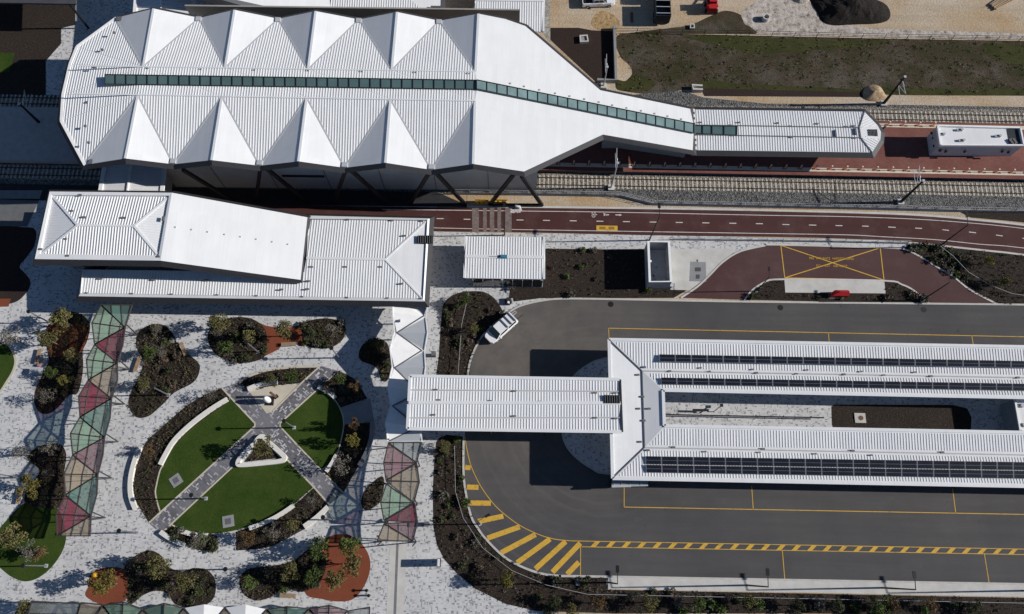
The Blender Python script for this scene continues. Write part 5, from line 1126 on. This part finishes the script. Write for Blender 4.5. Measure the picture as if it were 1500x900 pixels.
def mast(x, y, hgt, side, label, mt=STRUT, rr=.24):
    p = P(x, y); r = thing('railway_mast', label, 'mast', (p.x, p.y, 0), 'railway catenary masts')
    MB().tube((p.x, p.y, .3), (p.x, p.y, hgt), rr, rr * .55, 10).build('pole', mt, r); MB().box(p.x, p.y, 0, .9, .9, .35).build('footing', CONC, r)
    q = MB(); a = Vector((p.x, p.y, hgt - .9)); q.bar(a, a + Vector((0, side * 2.6, .5)), .07); q.bar(a - Vector((0, 0, 1.2)), a + Vector((0, side * 2.3, .3)), .06); q.bar(a - Vector((0, 0, 1.2)), a + Vector((0, side * 3.0, -1.3)), .06); q.build('bracket', LGREY, r)
    q = MB(); 
    for t_ in (.12, .3): b = a + Vector((0, side * 2.6 * t_, .5 * t_)); q.tube(b, b + Vector((0, side * .35, .06)), .12, .12, 8)
    q.build('insulator', LGREY, r); MB().box(p.x, p.y, hgt, .35, .35, .15).build('cap', LGREY, r)
mast(1293.5, 152.8, 7.4, -1, 'dark railway mast beside the sand cone north of the tracks'); mast(1318.5, 297, 7.2, 1, 'dark railway mast on the ballast by the red path'); mast(895, 276, 8.0, 1, 'pale slender railway mast standing in the south track ballast', LGREY, .13)
mast(884, 127, 5.2, 1, 'pale railway mast with stay beside the corner of the retaining wall', LGREY, .12)
mast(62, 184, 6.2, 1, 'dark railway mast in shade on the platform west of the station hall')

# ================================================================== VEHICLES
def vehicle(name, label, cat, pos, rz, L, Wd, body, cab0, cab1, hood_h, roof_h, paint, rack=0, tray=False):
    r = thing(name, label, cat, pos); r.rotation_euler = (0, 0, rz)
    rz_, loc = r.rotation_euler.copy(), r.location.copy(); r.rotation_euler = (0, 0, 0); r.location = (0, 0, 0)
    h = L / 2; w2 = Wd / 2
    prof = lambda s: [(-h, -w2 * s * .94), (-h + .12, -w2 * s), (h - .7, -w2 * s), (h - .2, -w2 * s * .86), (h, -w2 * s * .6), (h, w2 * s * .6), (h - .2, w2 * s * .86), (h - .7, w2 * s), (-h + .12, w2 * s), (-h, w2 * s * .94)]
    q = MB(); rings = [(.32, .97), (.62, 1.0), (hood_h - .08, .98), (hood_h, .92)]
    lp = [[Vector((x, y, z)) for x, y in prof(s)] for z, s in rings]
    for a, b in zip(lp, lp[1:]):
        for k in range(10): j = (k + 1) % 10; q.poly([a[k], a[j], b[j], b[k]])
    q.poly(lp[-1]); q.poly(lp[0][::-1]); q.build('body', paint, r)
    q = MB(); a = [Vector((cab0, -w2 * .92, hood_h - .01)), Vector((cab1, -w2 * .92, hood_h - .01)), Vector((cab1, w2 * .92, hood_h - .01)), Vector((cab0, w2 * .92, hood_h - .01))]
    fr_ = .75; b = [Vector((cab0 + .1, -w2 * .78, roof_h)), Vector((cab1 - fr_, -w2 * .78, roof_h)), Vector((cab1 - fr_, w2 * .78, roof_h)), Vector((cab0 + .1, w2 * .78, roof_h))]
    for k in range(4): j = (k + 1) % 4; q.poly([a[k], a[j], b[j], b[k]], 1 if k == 1 else 0)
    q.poly(b); q.build('cabin', [paint, GLASSD], r)
    for s_ in (-1, 1):
        q = MB(); n1 = Vector((0, s_ * .02, 0))
        f = lambda u, v_: (a[0 if s_ < 0 else 3].lerp(a[1 if s_ < 0 else 2], u)).lerp(b[0 if s_ < 0 else 3].lerp(b[1 if s_ < 0 else 2], u), v_) + n1
        q.poly([f(.06, .2), f(.46, .2), f(.46, .85), f(.06, .85)]); q.poly([f(.52, .2), f(.9, .2), f(.9, .85), f(.52, .85)]); q.build('side_window', GLASSD, r)
        MB().box(cab1 - .6, s_ * (w2 + .12), hood_h - .02, .18, .24, .18).build('mirror', paint, r)
        MB().box(h - .06, s_ * w2 * .55, hood_h - .32, .12, .3, .16).build('headlight', LGREY, r)
        for x in (-h + .85, h - .95):
            o = MB().tube((x, s_ * (w2 - .2), .34), (x, s_ * (w2 + .02), .34), .34, .34, 14).build('wheel', BLACK, r); MB().tube((x, s_ * (w2 + .02), .34), (x, s_ * (w2 + .03), .34), .18, .18, 10).build('rim', LGREY, o)
    for k in range(rack):
        x = cab0 + .35 + k * .72; MB().bar((x, -w2 * .85, roof_h + .1), (x, w2 * .85, roof_h + .1), .13, .1).build('roof_bar', ANCH, r)
    if tray:
        q = MB(); q.box((-h + cab0) / 2, 0, hood_h, (cab0 + h) - .25, Wd * .84, .02); q.build('tray', STRUT, r)
    MB().box(-h - .04, 0, .38, .12, Wd * .85, .2).build('bumper', ANCH, r)
    r.location = loc; r.rotation_euler = rz_; return r
v1_, v2_ = P(715.5, 500), P(752, 467.5); cen = (v1_ + v2_) / 2 + Vector((.0, .0, 0)); rz = math.atan2((v1_ - v2_).y, (v1_ - v2_).x)
ve = vehicle('parked_van', 'white van with dark roof bars parked against the kerb of the bus road', 'van', (cen.x, cen.y, .02), rz, 5.0, 1.95, 0, -2.42, 1.55, 1.05, 1.85, CARW, 3)
q = MB(); 
for s_ in (-.16, .16): q.bar((-2.5, s_ - .45, .5), (-3.3, s_ - .45, .5), .07)
q.bar((-3.3, -.3, .5), (-3.3, -.6, .5), .07)
k0 = ve.location.copy(), ve.rotation_euler.copy(); ve.location = (0, 0, 0); q.build('tow_frame', LGREY, ve); MB().bar((-2.4, .75, 1.8), (-3.3, .95, 2.3), .05).build('aerial', STRUT, ve); ve.location = k0[0]
p = P(876, 5); vehicle('pickup_truck', 'white pickup truck on the sand cut by the top edge of the photo', 'pickup', (p.x, p.y, 0), R(4), 5.3, 1.9, 0, -.9, 1.3, 1.1, 1.8, CARW, 0, True)
# dark lorry
p = P(967, 16); r = thing('tipper_truck', 'dark tipper truck with white cab parked on the sand', 'truck', (p.x, p.y, 0)); cx, cy = p.x, p.y
MB().box(cx, cy - .6, .9, 2.4, 4.6, .12).build('chassis', STRUT, r)
q = MB(); q.band([Vector((cx + a, cy + b, 0)) for a, b in ((-1.15, -2.9), (1.15, -2.9), (1.15, .8), (-1.15, .8))], .12, 1.0, 2.6, closed=True); q.box(cx, cy - 1.05, 1.0, 2.2, 3.6, .1); q.build('tipper_body', CARD, r)
q = MB(); q.box(cx, cy + 2.2, .7, 2.35, 2.0, 1.3); q.box(cx, cy + 2.0, 2.0, 2.15, 1.5, .8); q.build('cab', CARW, r); MB().box(cx, cy + 1.2, 2.15, 1.9, .06, .5).build('rear_window', GLASSD, r)
q = MB()
for k in range(3): q.bar((cx - 1.1, cy - 2.4 + k * 1.2, 2.55), (cx + 1.1, cy - 2.4 + k * 1.2, 2.55), .1)
q.build('tarp_bows', LGREY, r)
for s_ in (-1, 1):
    for yy in (-2.2, -1.1, 2.4): MB().tube((cx + s_ * .9, cy + yy, .48), (cx + s_ * 1.2, cy + yy, .48), .48, .48, 14).build('wheel', BLACK, r)
# red loader
p = P(1040.5, 12); r = thing('red_loader', 'red skid loader with grey attachment on the sand beside the tipper truck', 'loader', (p.x, p.y, 0)); cx, cy = p.x, p.y
q = MB(); q.box(cx, cy - .3, .5, 1.5, 2.0, .8); q.box(cx, cy - .9, 1.3, 1.3, .9, .35); q.build('body', REDM, r)
q = MB(); q.box(cx, cy + .1, 1.3, 1.1, 1.1, .85); q.build('cab', GLASSD, r); MB().box(cx, cy + .1, 2.15, 1.2, 1.2, .1).build('cab_roof', REDM, r)
q = MB(); q.box(cx, cy + 1.9, .1, 1.7, .9, .7); q.box(cx, cy + 2.4, .3, 1.7, .2, .9); q.build('bucket', LGREY, r)
for s_ in (-1, 1):
    MB().bar((cx + s_ * .75, cy - 1, 1.6), (cx + s_ * .75, cy + 1.6, .7), .16, .2).build('lift_arm', REDM, r)
    for yy in (-.9, .5): MB().tube((cx + s_ * .7, cy + yy, .4), (cx + s_ * 1.0, cy + yy, .4), .4, .4, 12).build('wheel', BLACK, r)
p = P(925.5, 26); tag(MB().box(p.x, p.y, 0, .4, 1.9, .12).build('timber_plank', BROWN), 'brown plank lying on the sand left of the tipper truck shadow', 'plank')

# ================================================================== HEAPS
def heap(name, outline, hgt, label, cat, mt, n=14, rough=.1):
    lo_ = W(smooth(outline), 0); ctr = sum(lo_, Vector()) / len(lo_); q = MB(); rings = []; rd = random.Random(len(name))
    for k in range(n):
        t_ = k / n; ring = []
        for v in lo_:
            d = v.lerp(ctr, t_); d = Vector((d.x, d.y, hgt * (1 - (1 - t_) ** 1.6) + ((mnoise.noise(d * .55) * .9 + mnoise.noise(d * 1.7) * .4) * rough * 4 * min(1, t_ * 4) if k else -.02))); ring.append(d)
        rings.append(ring)
    m_ = len(lo_)
    for a, b in zip(rings, rings[1:]):
        for k in range(m_): j = (k + 1) % m_; q.poly([a[k], a[j], b[j]]); q.poly([a[k], b[j], b[k]])
    for k in range(m_): q.poly([rings[-1][k], rings[-1][(k + 1) % m_], ctr + Vector((0, 0, hgt))])
    return tag(q.build(name, mt, None, True), label, cat)
heap('soil_heap', [(1182, -8), (1196, 18), (1204, 33), (1222, 38), (1250, 36.5), (1285, 35), (1302, 29), (1304, 16), (1294, 4), (1268, -6), (1240, -20), (1200, -20)], 2.0, 'large heap of black soil at the top of the sandy site', 'soil heap', SOIL)
heap('sand_cone', [(1263, 136), (1269, 127), (1280, 124), (1290, 128), (1296, 137), (1299, 146), (1284, 149), (1268, 147)], 1.15, 'small cone of orange sand beside the trench end', 'sand heap', speck('orange_sand', (.22, .14, .075), (.44, .31, .19), (.58, .46, .33), 3, .4), 14, .05)
heap('rubble_heap', [(1150, -10), (1160, 2), (1178, 6), (1188, -2), (1190, -20), (1160, -24)], 1.2, 'pale rubble mound next to the black soil heap', 'rubble heap', ROCKS)
r = thing('timber_stack', 'stack of long timber poles lying diagonally at the top right corner', 'timber stack', (*P(1470, 6).xy, 0))
for k in range(6):
    a = P(1449 + k * 1.6, 8 + k * 1.5); b = P(1480 + k * 4, -14 + k * 1.4); MB().tube(a + Vector((0, 0, .2 + .1 * (k % 2))), b + Vector((0, 0, .2 + .1 * (k % 2))), .13, .11, 8).build('pole', WOOD if k % 2 else plain('pale_timber', (.36, .27, .17), .8, .2, 3), r)

# ================================================================== VEGETATION
def leaf_cloud(mb, rd, cx, cy, cz, rx, rz_, n, size, flat=.0, m=0):
    for _ in range(n):
        while True:
            x, y, z = rd.uniform(-1, 1), rd.uniform(-1, 1), rd.uniform(-1, 1)
            if x * x + y * y + z * z < 1: break
        p = Vector((cx + x * rx, cy + y * rx, cz + z * rz_)); s = size * rd.uniform(.6, 1.25)
        a = Vector((rd.gauss(0, 1), rd.gauss(0, 1), rd.gauss(0, .7))).normalized(); b = a.cross(Vector((rd.gauss(0, 1), rd.gauss(0, 1), rd.gauss(0, 1)))).normalized()
        mb.poly([p - a * s, p + b * s * .45, p + a * s, p - b * s * .45], m)
def tree_proto(seed, h, r, leaf, dens=1.0, sparse=False):
    rd = random.Random(seed); root = bpy.data.objects.new('garden_tree', None); root.empty_display_size = .5; col.objects.link(root); root['category'] = 'tree'
    tb = MB(); tb.tube((0, 0, 0), (rd.uniform(-.08, .08), rd.uniform(-.08, .08), h * .45), .07 * h / 3, .045 * h / 3, 7); cr = MB(); nl = 9 if not sparse else 7
    for k in range(nl):
        a = k * 2.4 + rd.uniform(-.4, .4); q_ = r * (.25 + .65 * ((k * .37) % 1)); zc_ = h * (.52 + .4 * rd.random()) - .25 * q_
        e = Vector((math.cos(a) * q_, math.sin(a) * q_, zc_)); tb.tube((0, 0, h * rd.uniform(.25, .45)), e, .035 * h / 3, .012, 5)
        leaf_cloud(cr, rd, e.x, e.y, e.z, r * rd.uniform(.28, .5), h * rd.uniform(.1, .17), int(95 * dens), .125 if not sparse else .1)
    leaf_cloud(cr, rd, 0, 0, h * .78, r * .5, h * .2, int(110 * dens), .125)
    cr.build('crown', LEAF[leaf], root); tb.build('trunk', BARK, root); return root
PRO = {}
def tree(x, y, rpx, h, leaf, label, sparse=False):
    global PRO
    h *= 1.55 if h >= 2.6 else 1.3
    i = int(x * 7 + y * 3) % 3; key = (leaf, sparse, i); p = P(x, y, h * .68); base_r = rpx * .105
    H0 = 3.2; R0 = 1.2
    if key not in PRO:
        PRO[key] = tree_proto(hash((leaf, i)) % 1000 if False else sum(map(ord, leaf)) + i, H0, R0, leaf, 1.0 if not sparse else .55, sparse); o = PRO[key]
        o.location = (p.x, p.y, 0)
    else: o = dup(PRO[key], (p.x, p.y, 0))
    o.rotation_euler = (0, 0, (x * 1.7 + y) % 6.28); o.scale = (base_r / R0, base_r / R0, h / H0); o['label'] = label; o['group'] = 'young trees in the plaza gardens'
    return o
for a in ((88, 468, 15, 3.4, 'olive', 'olive tree at the top of the dark bed left of the long pergola'), (67, 496, 14, 3.4, 'olive', 'olive tree overhanging the paving above the terracotta spot'), (101, 520, 9, 2.6, 'olive', 'small round tree in the shaded middle of the dark bed'),
          (77, 545, 7.5, 2.2, 'green', 'small green tree left of the yellowish one in the dark bed'), (94, 556, 8, 2.2, 'yellow', 'small yellowish tree in the lower dark bed'), (66, 580, 12, 2.6, 'grey', 'bare grey tree at the lower tip of the dark bed'),
          (14, 494, 17, 3.4, 'grey', 'wide pale tree at the left edge above the round lawn'), (70, 655, 12, 3.0, 'grey', 'pale tree beside the light wedge of paving left of the pergola'), (30, 663, 13, 3.0, 'grey', 'pale tree at the left edge below the X shaped shadow'),
          (43, 710, 14, 2.8, 'yellow', 'bright yellow green round tree above the orange bench'), (69, 695, 9, 2.4, 'grey', 'small grey tree in the shaded bed beside the tan glass bay'), (11, 786, 16, 3.2, 'olive', 'olive tree at the left edge of the lower lawn'),
          (40, 808, 15, 3.0, 'grey', 'thin greyish tree on the lower left lawn'), (58, 810, 9, 2.4, 'rust', 'reddish small tree on the lower left lawn'), (318, 472, 14, 3.6, 'olive', 'tall olive tree at the top left of the round bed near the building'),
          (362, 490, 9, 2.8, 'olive', 'leaning tree right of centre in the round bed'), (331, 508, 10, 2.6, 'green', 'green tree in the lower left of the round bed'), (415, 484, 13, 3.0, 'olive', 'airy tree on the terracotta patch between two beds'),
          (384, 654, 14, 3.2, 'olive', 'tree growing in the triangular white planter'), (515, 645, 9, 2.6, 'yellow', 'yellowish tree in the shaded bed right of the east lawn'), (518, 622, 8, 2.6, 'rust', 'brownish tree above the yellowish one right of the east lawn'),
          (498, 682, 15, 2.8, 'grey', 'silvery broad tree at the foot of the east lawn'), (152, 856, 16, 3.4, 'yellow', 'yellow green tree on the small terracotta square'), (227, 826, 16, 3.6, 'olive', 'large olive tree in the round top lobe of the lower bed'),
          (268, 851, 13, 3.0, 'olive', 'olive tree in the right lobe of the lower bed'), (465, 806, 15, 3.4, 'green', 'green tree at the upper left rim of the terracotta circle'), (509, 799, 14, 3.4, 'green', 'bright green tree at the top of the terracotta circle'),
          (518, 826, 13, 3.2, 'olive', 'tree on the right side of the terracotta circle'), (425, 834, 13, 3.0, 'olive', 'tree at the middle top of the mulch left of the terracotta circle'), (456, 846, 12, 3.0, 'green', 'dark green tree at the left rim of the terracotta circle'),
          (493, 849, 13, 3.0, 'olive', 'pale olive tree in the middle of the terracotta circle'), (366, 856, 9, 2.4, 'green', 'small tree at the left end of the mulch above the bottom pergola'), (394, 838, 9, 2.2, 'grey', 'silver small tree in the mulch left of the terracotta circle'),
          (235, 514, 10, 2.2, 'grey', 'silver tree in the centre of the bone shaped bed'), (210, 563, 9, 2.4, 'olive', 'olive tree in the lower left lobe of the bone shaped bed'), (218, 515, 10, 2.4, 'green', 'green tree in the neck of the bone shaped bed'),
          (229, 482, 9, 2.0, 'grey', 'grey tree at the top of the bone shaped bed'), (218, 661, 8, 2.0, 'rust', 'rust coloured tree at the outer edge of the oval west bed'), (308, 578, 11, 2.4, 'grey', 'grey tree at the top of the oval north west bed'),
          (425, 553, 10, 2.2, 'green', 'green bushy tree in the bed above the cream terrace'), (396, 556, 9, 2.2, 'olive', 'olive bushy tree left in the bed above the cream terrace'), (497, 556, 8, 2.0, 'green', 'green tree at the top of the bed beside the right path arm'),
          (521, 568, 9, 2.2, 'rust', 'brown tree in the bed east of the right path arm'), (455, 734, 9, 2.0, 'grey', 'whitish spiky tree beside the lower right path arm'), (400, 780, 13, 2.4, 'grey', 'broad silver tree in the bed under the south lawn'),
          (425, 766, 9, 2.2, 'olive', 'olive tree beside the white wall under the south lawn'), (288, 793, 11, 2.0, 'grey', 'pale twiggy tree at the outer south edge of the oval'), (361, 787, 10, 2.2, 'rust', 'brownish tree in the left end of the lower oval bed'),
          (680, 440, 9, 2.2, 'green', 'green tree at the top of the bed right of the folded canopy'), (693, 482, 8, 2.0, 'olive', 'olive tree beside the parked van in the bed'), (485, 482, 11, 2.0, 'grey', 'silver tree in the right oval bed near the building'), (455, 487, 10, 2.0, 'dark', 'dark bluish tree at the left of the right oval bed'),
          (555, 505, 9, 2.0, 'olive', 'tree at the top of the shaded bed left of the folded canopy'), (650, 655, 8, 2.0, 'olive', 'small tree in the bed right of the pink pergola'), (742, 850, 10, 2.6, 'yellow', 'yellow green tree in the mulch at the bottom bend of the bus road'),
          (815, 880, 9, 2.4, 'dark', 'dark tree under the small pit cover at the bottom hedge'), (838, 892, 8, 2.2, 'olive', 'pointed olive tree at the bottom hedge'), (878, 884, 10, 2.4, 'rust', 'orange brown tree at the bottom hedge'),
          (951, 884, 11, 2.4, 'olive', 'yellowish olive tree in the bottom hedge right of the orange one'), (1026, 885, 10, 2.4, 'green', 'green tree in the bottom hedge below the footpath'), (1096, 883, 9, 2.2, 'olive', 'olive tree in the bottom hedge right of the footpath lamp'),
          (1290, 892, 14, 2.4, 'green', 'broad green tree in the bottom hedge below the right footpath'), (1305, 885, 10, 2.4, 'rust', 'brownish tree in the bottom hedge beside the broad green tree'), (1366, 889, 9, 2.2, 'rust', 'small brown tree in the bottom hedge near the right side'),
          (1172, 888, 10, 2.2, 'dark', 'dark tree in the middle of the bottom hedge'), (1230, 889, 10, 2.2, 'dark', 'dark round tree in the bottom hedge left of the broad green tree'), (1430, 890, 11, 2.2, 'dark', 'dark tree at the right end of the bottom hedge'),
          (1449, 381, 8, 2.0, 'yellow', 'yellow green tree in the bed right of the fire driveway'), (1474, 412, 9, 2.0, 'olive', 'olive tree low in the bed right of the fire driveway'), (40, 893, 17, 3.0, 'olive', 'olive tree at the bottom left corner')):
    tree(*a, sparse=(a[4] == 'grey'))
o = P(138.5, 842.5, .4); yb = thing('yellow_ball', 'round orange yellow ball beside the yellow green tree on the terracotta square', 'ball', (o.x, o.y, 0)); q = MB()
for i in range(6):
    for j in range(10):
        f = lambda a, b: Vector((o.x, o.y, .4)) + Vector((math.sin(math.pi * a / 6) * math.cos(2 * math.pi * b / 10) * .42, math.sin(math.pi * a / 6) * math.sin(2 * math.pi * b / 10) * .32, math.cos(math.pi * a / 6) * .34))
        q.poly([f(i, j), f(i + 1, j), f(i + 1, j + 1), f(i, j + 1)])
q.build('ball', YB, yb, True)
# shrubs and ground cover
def scatter(name, polys, dens_, kinds, size, hmax, nleaf, seed):
    rd = random.Random(seed); q = MB(); mats = [LEAF[k] for k in kinds]
    for bi_, pl_ in enumerate(polys):
        dens = dens_ * (THIN.get(bi_, 1) if name == 'ground_cover' else 1)
        x0, x1 = min(a for a, b in pl_), max(a for a, b in pl_); y0, y1 = min(b for a, b in pl_), max(b for a, b in pl_)
        n = int((x1 - x0) * (y1 - y0) * dens)
        for _ in range(n):
            x, y = rd.uniform(x0, x1), rd.uniform(y0, y1)
            if not inside((x, y), pl_): continue
            fx = math.sin(x * .55 + 1.3) * math.sin(y * .5) + rd.uniform(-.7, .7)
            m_ = 0 if fx > .35 else 1 if fx > -.15 else 2 if fx > -.6 else 3
            s_ = rd.uniform(.5, 1.2); leaf_cloud(q, rd, x, y, .12 + hmax * s_ * .4, .16 * s_ * size / .1, hmax * s_ * .45, nleaf, size * s_, 0, m_ % len(mats))
    o = q.build(name, mats); return tag(o, {'ground_cover': 'low mixed ground cover plants growing in the dark mulch beds', 'bank_grass': 'rough tussock grass growing on the bank north of the tracks'}[name], 'plants', None, 'stuff')
bed_polys = [b for b in beds]; THIN = {0: .45, 1: .38, 2: .12, 3: .5, 4: .4}
scatter('ground_cover', bed_polys, 8.0, ['dark', 'brown', 'olive', 'grey'], .11, .3, 7, 3)
bank = [[(v.x, v.y) for v in W(gb)]]
scatter('bank_grass', bank, 1.6, ['olive', 'brown', 'brown', 'dark'], .12, .2, 5, 5)
def shrub_proto(seed, leaf):
    rd = random.Random(seed); root = bpy.data.objects.new('garden_shrub', None); root.empty_display_size = .3; col.objects.link(root); root['category'] = 'shrub'
    q = MB(); sb = MB()
    for k in range(5): a = k * 1.3; e = (math.cos(a) * .25, math.sin(a) * .25, .38 + .12 * rd.random()); sb.tube((0, 0, 0), e, .02, .01, 5); leaf_cloud(q, rd, *e, .26, .2, 26, .13)
    q.build('foliage', LEAF[leaf], root); sb.build('stem', BARK, root); return root
SP = [shrub_proto(11, 'dark'), shrub_proto(12, 'green'), shrub_proto(13, 'grey'), shrub_proto(14, 'brown')]; used = [False] * 4
rd = random.Random(21)
names = {0: ('low shrub in the curved bed west of the parked van', 14), 1: ('low shrub in the long mulch border south of the bus road', 60), 2: ('low shrub in the mulch patch between freestanding shelter and roofless enclosure', 12), 3: ('low shrub in the mulch bed right of the fire driveway', 26), 4: ('low shrub in the island bed inside the fire driveway', 12),
         6: ('low shrub in the bone shaped plaza bed', 14), 7: ('low shrub in the round bed left of the terracotta notch', 12), 8: ('low shrub in the oval bed right of the terracotta notch', 9), 9: ('low shrub in the shaded bed left of the folded canopy', 7), 11: ('low shrub in the mulch left of the terracotta circle', 12), 12: ('low shrub in the three lobed bed at the bottom', 14), 15: ('low shrub in the curved bed on the west of the oval garden', 20), 17: ('low shrub in the bed under the south lawn', 10)}
for bi, (lb, n) in names.items():
    if bi >= len(beds): continue
    pl_ = beds[bi]; x0, x1 = min(a for a, b in pl_), max(a for a, b in pl_); y0, y1 = min(b for a, b in pl_), max(b for a, b in pl_); c0 = 0; tries = 0
    x1 = min(x1, P(1490, 870).x)
    while c0 < n and tries < 4000:
        tries += 1; x, y = rd.uniform(x0, x1), rd.uniform(y0, y1)
        if not inside((x, y), pl_): continue
        k = rd.choice((0, 0, 1, 2, 3)); s_ = rd.uniform(.7, 1.5)
        if not used[k]: o = SP[k]; used[k] = True; o.location = (x, y, 0)
        else: o = dup(SP[k], (x, y, 0))
        o.rotation_euler = (0, 0, rd.uniform(0, 6.28)); o.scale = (s_, s_, s_ * .9); o['label'] = lb; o['group'] = lb.replace('low shrub', 'low shrubs'); c0 += 1
